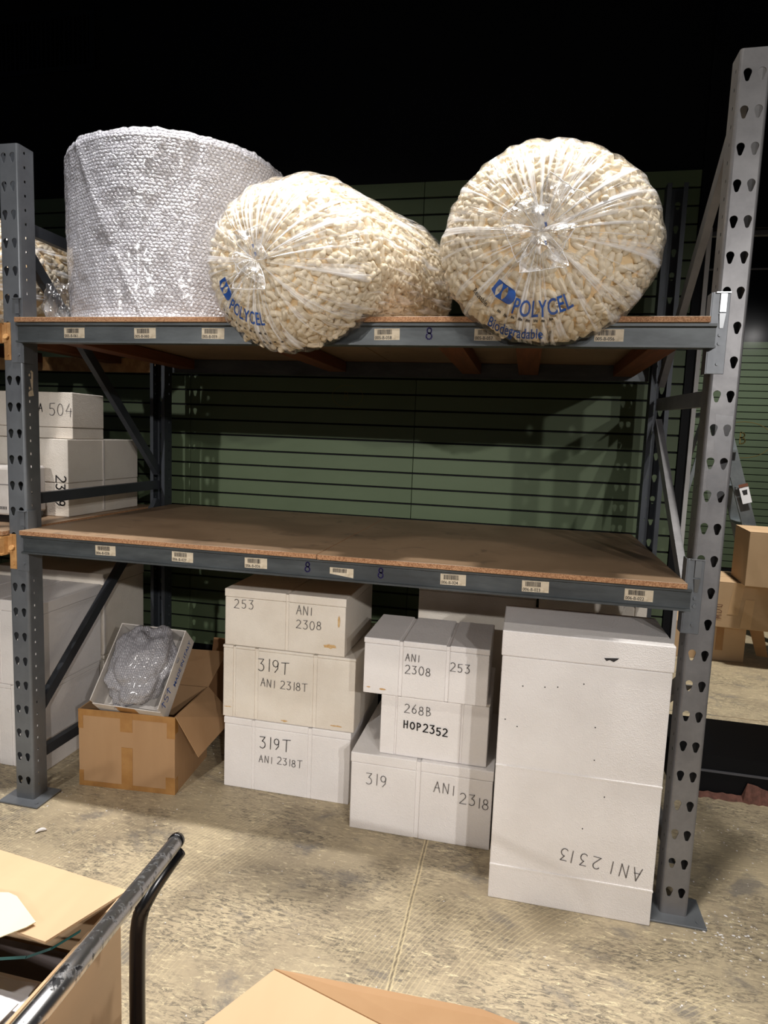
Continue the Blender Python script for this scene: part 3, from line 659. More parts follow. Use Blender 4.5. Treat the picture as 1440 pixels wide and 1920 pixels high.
# left bay shelf
q = fbox('foam_box', -.70, -.102, .425, .97, 1.129, 1.486, 'large foam box with sideways number on the left bay shelf', (), .20, 'foam_old', lipout=.001)
write(q, '2309', 0, 0, .05, .006, 'ink', 23, 0, mtx=frame((.235, -.0035, .19), (0, 0, -1), (1, 0, 0)), adv=.75)
bm = nbm(); box(bm, (.299, .25, .01), (.304, .262, .355)); obj('strap', bm, M['white_card'], q)
q = fbox('foam_box', -.60, -.105, .465, .69, 1.488, 1.700, 'smaller foam box marked 504 on top of the large one in the left bay', (), .16, 'foam_old', lipout=.001)
write(q, 'A', -.0+.07, .12, .035, .004, 'ink', 24); write(q, '504', .125, .105, .055, .003, 'pencil', 25, -.04)
t = thing('air_purifier', 'pale grey appliance with small vent slots left of the left upright', 'appliance', (-.40, .18, 1.1285))
boxobj('base', (-.2, 0, 0), (.2, .2, .03), M['black_metal'], t); boxobj('body', (-.21, -.01, .03), (.21, .21, .235), M['white_card'], t, .01)
boxobj('seam', (-.208, -.0105, .16), (.208, -.0095, .163), M['pencil'], t)
bm = nbm()
for k in range(8): box(bm, (.145+k*.007, -.0115, .055), (.148+k*.007, -.0095, .068))
obj('vent_slot', bm, M['ink'], t)

# ================================================================== peanut bags
def film_uv(bm, uvs):
    uv = bm.loops.layers.uv.new('UVMap')
    for f in bm.faces:
        for l in f.loops: l[uv].uv = uvs[l.vert.index]
def bagmesh(f0, f1, R, a, n, sag, seed, knot, nu=96, nv=64, shrink=0.0, wrinkle=.006, ybrk=-.058, zfl=1.9475, endk=.5):
    """closed sack lying along f0->f1; the front end closes at `knot`"""
    A = Vector(f0); B = Vector(f1); d = (B-A); Ln = d.length; d.normalize()
    x = d.cross(Vector((0, 0, 1))).normalized(); y = x.cross(d).normalized(); K = Vector(knot)
    bm = nbm(); rings = []; uvs = []; off = Vector((seed*3.1, seed*7.7, 0))
    for j in range(nv+1):
        t = j/nv
        # more rings at the front cap
        s = Ln*(t**1.6)
        if s < a: rr = (1-(1-s/a)**n)**(1/n)
        elif s > Ln-a*1.1: rr = max(0, 1-((s-(Ln-a*1.1))/(a*1.1))**2.6)**(1/2.6)
        else: rr = 1
        c = A+d*s
        if s < a:
            w_ = (1-s/a)**1.0; c = c.lerp(Vector((K.x, c.y, K.z)), w_)
        ring = []
        for i in range(nu):
            th = 2*PI*i/nu; dirv = x*math.cos(th)+y*math.sin(th); R_ = R*rr*(1+.05*math.cos(2*th)) 
            p = c+dirv*(R_)
            nz = noise.noise(p*4+off)*.012+noise.noise(p*13+off)*.007
            pl = wrinkle*math.sin(th*23+3*noise.noise(Vector((th*2, s*4, seed))))*max(0, 1-s/(a*1.8))*min(1, rr*2.2)
            pl += wrinkle*.5*math.sin(th*41+seed)*max(0, 1-s/(a*1.5))*min(1, rr*3)
            p = p+dirv*(nz*min(1, rr*1.5)-shrink*min(1, rr*1.3)+pl)
            if s < a: p = p+d*(shrink*(1-rr)+nz*.8*(1-rr))
            lim = zfl+shrink*.6
            if p.y > ybrk and p.z < lim: p.z = lim
            elif p.y <= ybrk and p.z < lim:
                p.y = min(p.y, ybrk-shrink*.5)
            ring.append(bm.verts.new(p)); uvs.append((i/nu, s))
        rings.append(ring)
    bm.verts.index_update()
    for r0, r1 in zip(rings, rings[1:]):
        for i in range(nu):
            f = bm.faces.new((r0[i], r0[(i+1) % nu], r1[(i+1) % nu], r1[i])); f.smooth = True
    uv = bm.loops.layers.uv.new('UVMap')
    for f in bm.faces:
        us = [uvs[l.vert.index][0] for l in f.loops]
        for l, u in zip(f.loops, us):
            if max(us)-min(us) > .5 and u < .5: u += 1
            l[uv].uv = (u, uvs[l.vert.index][1])
    bmesh.ops.recalc_face_normals(bm, faces=bm.faces)
    return bm
def peanut_proto(var):
    """one curved, round-ended foam peanut: list of verts and quads"""
    rnd = random.Random(var); n = 7; L_ = rnd.uniform(.034, .050); r = .0114; bend = rnd.uniform(.1, .9)
    prof = [(-.5, .35), (-.46, .8), (-.36, 1.0), (0, .94), (.36, 1.0), (.46, .8), (.5, .35)]
    vs_, fs = [], []
    for q, rr in prof:
        a = q*bend*1.4; R0 = L_/(bend*1.4); c = Vector((R0*math.sin(a), R0*(1-math.cos(a)), 0))
        nx = Vector((-math.sin(a), math.cos(a), 0))
        for i in range(n):
            t = 2*PI*i/n; vs_.append(c+nx*math.cos(t)*r*rr+Vector((0, 0, 1))*math.sin(t)*r*rr)
    for j in range(len(prof)-1):
        for i in range(n): fs.append((j*n+i, j*n+(i+1) % n, (j+1)*n+(i+1) % n, (j+1)*n+i))
    fs.append(tuple(range(n))[::-1]); fs.append(tuple((len(prof)-1)*n+i for i in range(n)))
    return vs_, fs
PROT = [peanut_proto(i) for i in range(6)]
def fillpeanuts(bmsurf, count, seed, ymax=9, mind=.0175):
    rnd = random.Random(seed); bmsurf.faces.ensure_lookup_table()
    fs = [f for f in bmsurf.faces if f.calc_area() > 1e-8 and f.calc_center_median().y < ymax]
    cum = []; tot = 0
    for f in fs: tot += f.calc_area(); cum.append(tot)
    import bisect
    V, F, grid = [], [], {}
    tries = 0; placed = 0
    while placed < count and tries < count*12:
        tries += 1
        f = fs[bisect.bisect(cum, rnd.random()*tot)]; vv = [v.co for v in f.verts]
        if len(vv) == 4:
            u, v = rnd.random(), rnd.random(); p = (vv[0]*(1-u)+vv[1]*u)*(1-v)+(vv[3]*(1-u)+vv[2]*u)*v
        else: p = sum(vv, Vector())/len(vv)
        key = (int(p.x/mind), int(p.y/mind), int(p.z/mind)); bad = False
        for a in (-1, 0, 1):
            for b in (-1, 0, 1):
                for c in (-1, 0, 1):
                    for q in grid.get((key[0]+a, key[1]+b, key[2]+c), ()):
                        if (q-p).length < mind: bad = True
        if bad: continue
        grid.setdefault(key, []).append(p); placed += 1
        nrm = f.normal; tv = nrm.orthogonal().normalized(); ang = rnd.uniform(0, 2*PI)
        tx = (Matrix.Rotation(ang, 3, nrm) @ tv+nrm*rnd.uniform(-.5, .5)).normalized(); tz = tx.cross(nrm).normalized(); ty = tz.cross(tx)
        roll = Matrix.Rotation(rnd.uniform(0, 6.28), 3, tx)
        tz = roll @ tz; ty = roll @ ty
        pv, pf = PROT[rnd.randrange(6)]; b0 = len(V); c = p-nrm*rnd.uniform(.010, .017)
        for q in pv:
            g = c+tx*q.x+ty*q.y+tz*q.z
            if g.z < 1.9495 and g.y > -.062: g.z = 1.9495+(g.z-1.9495)*.02
            V.append(g)
        F += [tuple(b0+i for i in g) for g in pf]
    me = bpy.data.meshes.new('foam_peanuts'); me.from_pydata(V, [], F)
    me.polygons.foreach_set('use_smooth', [True]*len(me.polygons)); return me
def project(bm_from, tree, off):
    for v in bm_from.verts:
        h, n_, i_, d_ = tree.ray_cast(Vector((v.co.x, -1.2, v.co.z)), Vector((0, 1, 0)))
        if h is None:
            h, n_, i_, d_ = tree.find_nearest(Vector((v.co.x, -.2, v.co.z)))
        v.co = h+Vector((0, -off, 0))
def arctext(bm, s, size, cx, cz, rho, a0, mat=0, sx=1.0, sub=True):
    """printed text running along the underside of a circle (tops towards its centre), a0 in degrees from +X"""
    tmp = nbm(); printed(tmp, s, size, Matrix.Identity(4), mat, sx)
    if sub: bmesh.ops.subdivide_edges(tmp, edges=[e for e in tmp.edges if e.calc_length() > .012], cuts=2)
    bmesh.ops.triangulate(tmp, faces=tmp.faces)
    mp = {}
    for v in tmp.verts:
        rr = rho-v.co.z; a = math.radians(a0)+v.co.x/rho
        mp[v] = bm.verts.new((cx+rr*math.cos(a), 0, cz+rr*math.sin(a)))
    for f in tmp.faces:
        try: bm.faces.new([mp[v] for v in f.verts]).material_index = mat
        except ValueError: pass
    tmp.free()
def logo(bm, cx, cz, rho, a, s):
    """blue emblem: slanted blue shape with two pointed ovals left clear"""
    ca, sa = math.cos(math.radians(a)), math.sin(math.radians(a)); N_ = 22
    def put(x, z): # local x along arc, z towards centre
        ang = math.radians(a)+x/rho; rr = rho-z; return (cx+rr*math.cos(ang), 0, cz+rr*math.sin(ang))
    outer = [(-.95, -.35), (-.95, .55), (-.2, .55)]+[(.5+.5*math.cos(t), .0+.55*math.sin(t)) for t in [PI/2-PI*i/8 for i in range(1, 8)]]+[(.5, -.55), (-.4, -.55)]
    lens = lambda ox: [(ox+.22*math.sin(PI*i/8), .5-1.0*i/8) for i in range(9)]+[(ox-.22*math.sin(PI*i/8), -.5+1.0*i/8) for i in range(1, 8)]
    loops = [[Vector((p[0]*s, p[1]*s, 0)) for p in l] for l in (outer, lens(-.48), lens(.08))]
    flat = [p for l in loops for p in l]; vv = [bm.verts.new(put(p.x, p.y)) for p in flat]
    for t in tessellate_polygon(loops):
        try: bm.faces.new([vv[i] for i in t])
        except ValueError: pass
def petals(K, seed, n, L0, tilt):
    """crumpled film ends sticking out of the knot"""
    rnd = random.Random(seed); bm = nbm(); uv = bm.loops.layers.uv.new('UVMap'); K = Vector(K); off = Vector((seed, 0, 0))
    for k in range(n):
        th = tilt[k]; L_ = L0[k]; dirv = Vector((math.cos(th), -.35, math.sin(th))).normalized(); sd = Vector((-math.sin(th), 0, math.cos(th)))
        g = []; m_ = 9
        for i in range(m_+1):
            row = []
            for j in range(m_+1):
                u = i/m_; v = j/m_-.5
                wd = L_*(.12+.95*math.sin(min(1, u*.9)*PI*.55))
                p = K+dirv*(L_*u)+sd*(v*wd)+Vector((0, -1, 0))*(.02+.03*math.sin(u*PI)*math.cos(v*PI))
                p += Vector((noise.noise(p*45+off), noise.noise(p*45+off*2+Vector((5, 5, 5)))*1.4, noise.noise(p*45-off)))*.007*u
                row.append((bm.verts.new(p), (u, v+.5+k)))
            g.append(row)
        for i in range(m_):
            for j in range(m_):
                q = [g[i][j], g[i+1][j], g[i+1][j+1], g[i][j+1]]; f = bm.faces.new([a[0] for a in q]); f.smooth = False
                for l, a in zip(f.loops, q): l[uv].uv = a[1]
        rim = [g[i][0][0].co.copy() for i in range(1, m_+1)]+[g[m_][j][0].co.copy() for j in range(1, m_+1)]+[g[i][m_][0].co.copy() for i in range(m_-1, 0, -1)]
        tube(bm, rim, .0010, 5, 1)
    tube_pts = [K+Vector((0, .02, 0)), K+Vector((0, -.012, 0)), K+Vector((.002, -.028, -.004))]
    return bm
def bag(label, f0, f1, R, a, n, seed, knot, cnt, pet, txt, ymax=9):
    t = thing('peanut_bag', label, 'bag', (f0[0], f0[1]+.3, 1.947), 0, 'plastic bags of foam packing peanuts')
    inv = Matrix.Translation(-t.location)
    core = bagmesh(f0, f1, R, a, n, 0, seed, knot, 48, 30, .022, 0)
    surf = bagmesh(f0, f1, R, a, n, 0, seed, knot, 64, 44, .005, 0)
    me = fillpeanuts(surf, cnt, seed, ymax); surf.free()
    me.transform(inv); o = link('foam_peanuts', me, M['peanut'], t); o['kind'] = 'stuff'
    core.transform(inv); obj('inner_fill', core, M['core'], t, True)
    fl = bagmesh(f0, f1, R, a, n, 0, seed, knot, 160, 90, -.003, .005)
    tree = BVHTree.FromBMesh(fl)
    if txt:
        tb = nbm(); txt(tb); project(tb, tree, .0025); tb.transform(inv); obj('printed_lettering', tb, [M['blue'], M['ink']], t)
    fl.transform(inv); obj('plastic_film', fl, M['film'], t, True)
    if pet:
        kb = petals((knot[0], f0[1], knot[2]), seed, *pet); kb.transform(inv); obj('knotted_neck', kb, [M['knot'], M['rim']], t)
        tb = nbm(); K = Vector((knot[0], f0[1]-.03, knot[2]))
        for i, (dx, dz, sz) in enumerate(((-.004, .035, .012), (.004, .012, .012), (.006, -.035, .013))):
            strokes(tb, '~', sz, .0018, frame((K.x+dx, K.y-.012, K.z+dz), (.35, 0, -.9), (.9, 0, .35)), jit=0)
        tb.transform(inv); obj('neck_print', tb, M['blue'], t)
    return t
def fineprint(bm, cx, cz, rho, a0, a1, n, h, seed):
    """worn small print, too faint to read: short wavy strokes along the arc"""
    for k in range(n):
        a = math.radians(a0+(a1-a0)*k/n); r_ = Vector((-math.sin(a), 0, math.cos(a))); u_ = Vector((-math.cos(a), 0, -math.sin(a)))
        strokes(bm, '~', h, h*.14, frame((cx+rho*math.cos(a), 0, cz+rho*math.sin(a)), r_, u_), jit=.1, mat=1, seed=seed*20+k)
def txt3(tb):
    cx, cz = 1.945, 2.115; 
    logo(tb, cx, cz, .172, 238, .036)
    arctext(tb, 'POLYCEL', .056, cx, cz, .208, 250, 0, .78)
    arctext(tb, 'Reusable', .018, cx, cz, .225, 216, 1, .9)
    arctext(tb, 'Biodegradable', .031, cx, cz, .258, 237, 0, .98)
    fineprint(tb, cx, cz, .224, 240, 286, 8, .012, 1); fineprint(tb, cx, cz, .279, 246, 282, 9, .010, 3)
def txt2(tb):
    cx, cz = 1.115, 2.065
    logo(tb, cx, cz, .150, 207, .034)
    arctext(tb, 'POLYCEL', .050, cx, cz, .178, 222, 0, .74)
    fineprint(tb, cx, cz, .205, 216, 272, 10, .010, 2); fineprint(tb, cx, cz, .228, 238, 285, 8, .009, 4)
bag('right peanut bag, round front end with clear bow-like knot, beside right upright', (1.955, -.30, 2.12), (2.03, .82, 2.215), .302, .22, 2.3, 3, (1.945, -.3, 2.115), 3000,
    (6, (.10, .125, .085, .095, .12, .06), (2.45, .95, -.45, 3.65, -1.45, 1.75)), txt3, .75)
bag('left peanut bag slumped over the shelf edge beside the bubble wrap roll', (1.125, -.27, 2.09), (1.36, .84, 2.20), .288, .24, 2.2, 8, (1.115, -.27, 2.065), 3000,
    (5, (.06, .085, .045, .10, .05), (3.4, 1.75, .6, -1.65, 4.0)), txt2, .75)
t = bag('dull tan peanut bag on the left bay upper shelf, behind the left upright', (-.42, .12, 2.13), (-.42, .95, 2.2), .30, .22, 2.3, 11, (-.42, .12, 2.13), 1300, None, None, .9)
for x, wh in ((-.30, 'nearest the left upright'), (-.80, 'further left')):
    o = bearer(x, 1.8975, 'timber bearers of the left bay', 'brown timber bearer under the left bay peanut bag, '+wh, .012, 1.058, .05)

# ================================================================== bubble wrap roll
def roll():
    cx, cy, R, H_ = .465, .440, .443, .665; t = thing('bubble_wrap_roll', 'huge upright roll of clear bubble wrap on the upper shelf', 'bubble wrap', (cx, cy, 1.9445))
    bm = nbm(); nu, nv = 288, 96; rings = []; uvs = []
    for j in range(nv+1):
        z = H_*j/nv; ring = []
        for i in range(nu):
            th = 2*PI*i/nu; v = Vector((math.cos(th), math.sin(th), 0))
            r = R+.010*noise.noise(Vector((v.x*2.5, v.y*2.5, z*3)))+.004*noise.noise(Vector((v.x*14, v.y*14, z*14)))+.0022*noise.noise(Vector((v.x*60, v.y*60, z*60)))
            # loose outer sheet: diagonal edge folds
            dgn = (z-.62)+.9*((th-PI*1.35)); r += .008/(1+abs(dgn)*30)*(1 if 1.25*PI < th < 1.75*PI else 0)
            if j > nv-4: r -= .004*(j-nv+4)
            if z < .03: r += (.03-z)*.25*(1+noise.noise(v*9))
            zz = z+(.006*noise.noise(v*22)+.010*noise.noise(v*5) if j > nv-3 else 0)
            ring.append(bm.verts.new((v.x*r, v.y*r, zz))); uvs.append((i/nu, j/nv))
        rings.append(ring)
    bm.verts.index_update()
    for r0, r1 in zip(rings, rings[1:]):
        for i in range(nu): bm.faces.new((r0[i], r0[(i+1) % nu], r1[(i+1) % nu], r1[i])).smooth = True
    uv = bm.loops.layers.uv.new('UVMap')
    for f in bm.faces:
        us = [uvs[l.vert.index][0] for l in f.loops]
        for l, u in zip(f.loops, us):
            if max(us)-min(us) > .5 and u < .5: u += 1
            l[uv].uv = (u, uvs[l.vert.index][1])
    obj('outer_layer', bm, M['wrap'], t)
    # spiral of layers on the top and foot ends
    for z in (H_-.010, .002):
        bm = nbm(); uv = bm.loops.layers.uv.new('UVMap'); prev = None
        for k in range(24):
            r = R-.012-k*.0175
            ring = [bm.verts.new(((r+.003*math.sin(i*1.7+k))*math.cos(2*PI*i/60), (r+.003*math.sin(i*1.7+k))*math.sin(2*PI*i/60), z+(.006 if k % 2 else -.001))) for i in range(60)]
            if prev:
                for i in range(60):
                    f = bm.faces.new((prev[i], prev[(i+1) % 60], ring[(i+1) % 60], ring[i]))
                    for l in f.loops: l[uv].uv = (l.vert.co.x*.4, l.vert.co.y*2)
            prev = ring
        obj('end_layers', bm, M['wrap_small'], t)
roll()
def crumple(name, label, loc, rx, ry, rz, seed, mat, sub=5, amp=.25, fr=6, parent=None, flat=None, cat='bubble wrap'):
    bm = nbm(); bmesh.ops.create_icosphere(bm, subdivisions=sub, radius=1); off = Vector((seed*1.7, seed, 0))
    uv = bm.loops.layers.uv.new('UVMap')
    for v in bm.verts:
        c = v.co.copy(); nz = 1+amp*noise.noise(c*2.2+off)+amp*.6*abs(noise.noise(c*fr+off))+amp*.25*noise.noise(c*fr*3+off)
        v.co = Vector((c.x*rx*nz, c.y*ry*nz, c.z*rz*nz))
        if flat is not None and v.co.z < -flat: v.co.z = -flat
    for f in bm.faces:
        f.smooth = fr < 8
        for l in f.loops: q = l.vert.co; l[uv].uv = (q.x*1.4+q.y*.5, q.z*1.4+q.y*.9)
    o = obj(name, bm, M[mat], parent); o.location = loc
    if label: tag(o, label, cat)
    return o
crumple('plastic_wrap_clump', 'crumpled clear plastic wrap between left upright and bubble wrap roll', (.103, .125, 2.02), .050, .045, .085, 4, 'knot', 5, .3, 2.5, None, .073, 'plastic wrap')

# ================================================================== carton with foam tray under the lower shelf
def carton(name, label, loc, rotz, w_, d_, h_, mat='card', t_=.005, flaps=(), group=None):
    t = thing(name, label, 'box', loc, rotz, group)
    bm = nbm()
    box(bm, (0, 0, 0), (w_, d_, t_)); box(bm, (0, 0, t_), (w_, t_, h_)); box(bm, (0, d_-t_, t_), (w_, d_, h_)); box(bm, (0, t_, t_), (t_, d_-t_, h_)); box(bm, (w_-t_, t_, t_), (w_, d_-t_, h_))
    obj('body', bm, M[mat], t)
    for pts in flaps:
        bm = nbm(); slab(bm, pts, .004); obj('flap', bm, M[mat], t)
    return t
ct = carton('cardboard_carton', 'open brown carton on the floor under the lower shelf, holding a white tray', (.135, .165, 0), math.radians(5), .435, .345, .345, 'card',
    flaps=([(.437, .0, .347), (.515, .055, .15), (.562, .36, .20), (.437, .345, .347)][::-1],
           [(.437, .347, .345), (.47, .50, .47), (.02, .52, .46), (.0, .347, .345)]))
for a, b in (((-.001, -.0012, .318), (.436, .0, .346)), ((-.001, -.0012, 0.0), (.436, 0, .022)), ((.195, -.0016, 0.0), (.245, 0, .19)), ((.19, -.0016, .26), (.245, 0, .346)), ((-.001, -.0016, .26), (.02, 0, .345)), ((.40, -.0016, .25), (.4365, 0, .345)), ((.395, -.0016, 0), (.4365, 0, .075)), ((0, -.0016, 0), (.02, 0, .07)), ((.435, 0, 0), (.4362, .03, .07)), ((.435, 0, .27), (.4362, .03, .345))):
    boxobj('packing_tape', a, b, M['tape'], ct)
# flattened card leaning behind the carton
bm = nbm(); slab(bm, [(.38, .80, .0), (.715, .80, .0), (.715, .92, .46), (.38, .92, .46)], .006)
tag(obj('cardboard_sheet', bm, M['card_dark']), 'dark brown cardboard sheet leaning behind the open carton', 'cardboard')
# white tray
tr = thing('white_tray', 'white printed card tray full of bubble wrap, leaning in the open carton', 'tray', (.215, .205, .330), 0)
tr.rotation_euler = (math.radians(48), math.radians(2), math.radians(4))
w_, l_, h_, k_ = .305, .36, .12, .004
bm = nbm(); box(bm, (0, 0, 0), (w_, l_, k_)); box(bm, (0, 0, k_), (w_, k_, h_*.75)); box(bm, (0, l_-k_, k_), (w_, l_, h_)); box(bm, (0, k_, k_), (k_, l_-k_, h_))
box(bm, (w_-k_, k_, k_), (w_, l_-k_, h_)); obj('body', bm, M['white_card'], tr)
bm = nbm(); mt = frame((w_+.0012, .13, .035), (0, 1, 0), (0, 0, 1))
printed(bm, 'MADE IN ITALY', .036, mt, 0, .85); strokes(bm, '^S^', .045, .004, frame((w_+.0012, .02, .06), (0, 1, 0), (0, 0, 1)), adv=.7, jit=0)
obj('printed_lettering', bm, M['blue'], tr)
boxobj('packing_tape', (.10, -.001, .02), (.19, .0, .09), M['tape'], tr)
crumple('bubble_wrap', 'crumpled bubble wrap filling the white tray in the carton', (.0, 0, 0), .135, .175, .088, 9, 'wrap_small', 5, .22, 3)
bw = bpy.context.scene.objects['bubble_wrap']
bw.rotation_euler = tr.rotation_euler; bw.location = Vector(tr.location)+tr.rotation_euler.to_matrix() @ Vector((w_/2, l_/2+.01, .095))

# ================================================================== next room
def fcarton(label, loc, rz, w_, d_, h_, mat='card_light', extra=None):
    t = thing('cardboard_box', label, 'box', loc, rz, 'cardboard boxes in the next room')
    boxobj('body', (0, 0, 0), (w_, d_, h_-.004), M[mat], t, .004)
    bm = nbm(); box(bm, (0, 0, h_-.004), (w_, d_/2-.003, h_), 0); o = obj('flap', bm, M[mat], t)
    bm = nbm(); box(bm, (0, d_/2+.003, h_-.004), (w_, d_, h_), 0); obj('flap', bm, M[mat], t)
    return t
f1_ = fcarton('bottom box of the cardboard stack in the room beyond the opening', (3.10, 2.93, 0), 0, .50, .42, .275)
boxobj('packing_tape', (.30, -.002, .08), (.35, 0, .2745), M['tape'], f1_)
bm = nbm(); slab(bm, [(.52, .02, .27), (.60, -.03, .27), (.66, .0, .06), (.60, .05, .05)], .004); obj('loose_flap', bm, M['card'], f1_)
f2_ = fcarton('middle taped box of the cardboard stack in the room beyond the opening', (3.30, 2.84, .277), math.radians(-3), .62, .45, .335)
bm = nbm(); slab(bm, [(.16, -.002, .335), (.23, -.002, .335), (.20, -.002, .10), (.13, -.002, .10)][::-1], .001); slab(bm, [(.24, -.002, .22), (.30, -.002, .22), (.29, -.002, .01), (.22, -.002, .01)][::-1], .001)
obj('packing_tape', bm, M['tape_pale'], f2_)
bm = nbm(); strokes(bm, 'DOW', .045, .004, frame((.05, -.003, .17), (0, 0, -1), (1, 0, 0)), seed=3, adv=.9); obj('handwriting', bm, M['ink_brown'], f2_)
f3_ = fcarton('top box of the cardboard stack, light brown, in the room beyond the opening', (3.49, 2.72, .6145), math.radians(-4), .52, .42, .385)
bm = nbm(); printed(bm, 'CONTAINER', .045, frame((.42, .10, .3865), (-1, 0, 0), (0, -1, 0)), 0, .9); 
bm.free()
t = thing('step_ladder', 'aluminium step ladder standing behind the cardboard stack in the next room', 'ladder', (3.42, 3.75, 0))
top_ = Vector((0.02, 0, 1.86))
def rail(a, b, r=(.05, .018), m='alu', nm='rail'):
    a = Vector(a); b = Vector(b); d = (b-a).normalized(); x = Vector((0, 1, 0)); x = (x-d*x.dot(d)).normalized(); y = d.cross(x)
    bm = nbm(); q = [(-1, -1), (1, -1), (1, 1), (-1, 1)]
    A = [bm.verts.new(a+y*(r[0]*s/2)+x*(r[1]*t_/2)) for s, t_ in q]; B = [bm.verts.new(b+y*(r[0]*s/2)+x*(r[1]*t_/2)) for s, t_ in q]
    for i in range(4): bm.faces.new((A[i], A[(i+1) % 4], B[(i+1) % 4], B[i]))
    bm.faces.new(A[::-1]); bm.faces.new(B); bmesh.ops.recalc_face_normals(bm, faces=bm.faces); return obj(nm, bm, M[m], t)
rail((.06, -.12, 1.82), (.62, -.22, .01), (.10, .02)); rail((.06, .12, 1.82), (.62, .25, .01), (.08, .02))
rail((-.03, -.12, 1.80), (-.42, -.2, .01), (.03, .018)); rail((-.03, .12, 1.80), (-.42, .2, .01), (.03, .018))
boxobj('top_cap', (-.09, -.15, 1.82), (.12, .15, 1.86), M['alu'], t, .006)
for k in range(5):
    z = .35+k*.3; x = .62-.56*(z/1.82); boxobj('tread', (x-.04, -.19, z-.01), (x+.04, .2, z+.012), M['alu'], t)
boxobj('cross_bar', (-.35, -.19, .55), (-.33, .19, .57), M['alu'], t); boxobj('cross_bar', (-.23, -.15, 1.05), (-.21, .15, 1.07), M['alu'], t)
bm = nbm(); mt = frame((.335, -.236+.055, 1.18), (1, 0, 0), (0, 0, 1)); mt = frame((.25, -.205, 1.26), (.955, 0, .296), (-.296, 0, .955))
quad(bm, [mt @ Vector(p) for p in ((-.035, 0, -.13), (.035, 0, -.13), (.035, 0, 0), (-.035, 0, 0))], 0); quad(bm, [mt @ Vector(p) for p in ((-.035, 0, .005), (.035, 0, .005), (.035, 0, .03), (-.035, 0, .03))], 1)
quad(bm, [mt @ Vector(p) for p in ((-.015, -.001, -.06), (.015, -.001, -.06), (.02, -.001, -.02), (-.02, -.001, -.02))], 2)
obj('warning_label', bm, [M['sheet'], M['ink_brown'], M['ink']], t)

# ================================================================== foreground: cart, carton of papers, front box
cart = thing('platform_cart', 'black tubular cart with worn chrome-like handle, lower left foreground', 'cart', (1.0, -1.5, 0))
O = Vector((1.0, -1.5, 0))
hp = [Vector(p)-O for p in ((1.366, -1.172, .806), (1.382, -1.24, .824), (1.405, -1.34, .850), (1.430, -1.44, .879), (1.452, -1.53, .905), (1.462, -1.60, .915), (1.455, -1.68, .905), (1.42, -1.78, .86), (1.40, -1.84, .80))]
bm = nbm(); pp = smoothpath(hp, 6); tube(bm, pp, .0135, 20); obj('handle', bm, M['chrome'], cart, True)
bm = nbm(); tube(bm, [hp[0]+Vector((-.001, .003, .0)), hp[0]+Vector((-.004, .016, -.004))], .0142, 20); obj('end_cap', bm, M['black_metal'], cart)
up = [Vector(p)-O for p in ((1.369, -1.160, .786), (1.362, -1.190, .772), (1.347, -1.222, .740), (1.336, -1.235, .700), (1.332, -1.236, .62), (1.332, -1.236, .40), (1.332, -1.236, .16))]
bm = nbm(); tube(bm, smoothpath(up, 5), .0135, 16); obj('upright_tube', bm, M['black_metal'], cart, True)
up2 = [Vector(p)-O for p in ((1.40, -1.84, .80), (1.36, -1.86, .6), (1.332, -1.87, .3), (1.332, -1.87, .16))]
bm = nbm(); tube(bm, smoothpath(up2, 5), .0135, 16); obj('upright_tube', bm, M['black_metal'], cart, True)
boxobj('deck', (-.42, -.42, .13), (.36, .36, .16), M['black_metal'], cart, .005)
for sx in (-.34, .28):
    for sy in (-.34, .28):
        bm = nbm(); tube(bm, [(sx-.015, sy, .05), (sx+.015, sy, .05)], .05, 20); wv = obj('wheel', bm, M['ink'], cart)
        boxobj('caster_fork', (sx-.02, sy-.02, .05), (sx+.02, sy+.02, .13), M['alu'], wv)
pc = carton('cardboard_box', 'open light brown box full of papers on the cart, lower left foreground', (.66, -1.80, .1615), 0, .615, .60, .54, 'card_light',
    flaps=([(0.0, .657, .575), (0.0, .49, .590), (.600, .430, .590), (.650, .570, .585), (.350, .610, .580)],))
S_ = thing('paper_stack', 'stack of white and grey papers inside the foreground box', 'papers', (.97, -1.52, .168))
rnd = random.Random(12)
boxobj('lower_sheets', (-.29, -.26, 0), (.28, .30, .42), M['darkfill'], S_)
for k in range(10):
    bm = nbm(); a = rnd.uniform(-.10, .12); mt = Matrix.Translation((rnd.uniform(.125, .14), .13-.013*k, .424+k*.0105)) @ Matrix.Rotation(a, 4, 'Z') @ Matrix.Rotation(rnd.uniform(-.02, .02), 4, 'X')
    slab(bm, [mt @ Vector(p) for p in ((-.15, -.10, 0), (.135, -.10, 0), (.135, .10, 0), (-.15, .10, 0))], .002)
    o = obj('sheet', bm, M['sheet'] if k % 3 else M['white_card'], S_)
bm = nbm(); cpts = [(.285, .235, .53), (.265, .19, .53), (.24, .165, .53), (.19, .15, .528), (.05, .14, .52)]
for a, b in zip(cpts, cpts[1:]): slab(bm, [a, b, (b[0], b[1]+.003, b[2]+.003), (a[0], a[1]+.003, a[2]+.003)], .002)
obj('folder_edge', bm, M['teal'], S_)
bm = nbm(); z = .7515; slab(bm, [(.85, -1.25, z+.006), (1.11, -1.305, z+.006), (1.130, -1.300, z+.006), (1.150, -1.304, z+.006), (1.222, -1.345, z+.006), (1.216, -1.358, z+.006), (1.17, -1.412, z+.006), (.85, -1.46, z+.006)][::-1], .0015)
tag(obj('manila_folder', bm, M['cream']), 'cream manila folder lying on the flap of the foreground box', 'folder')
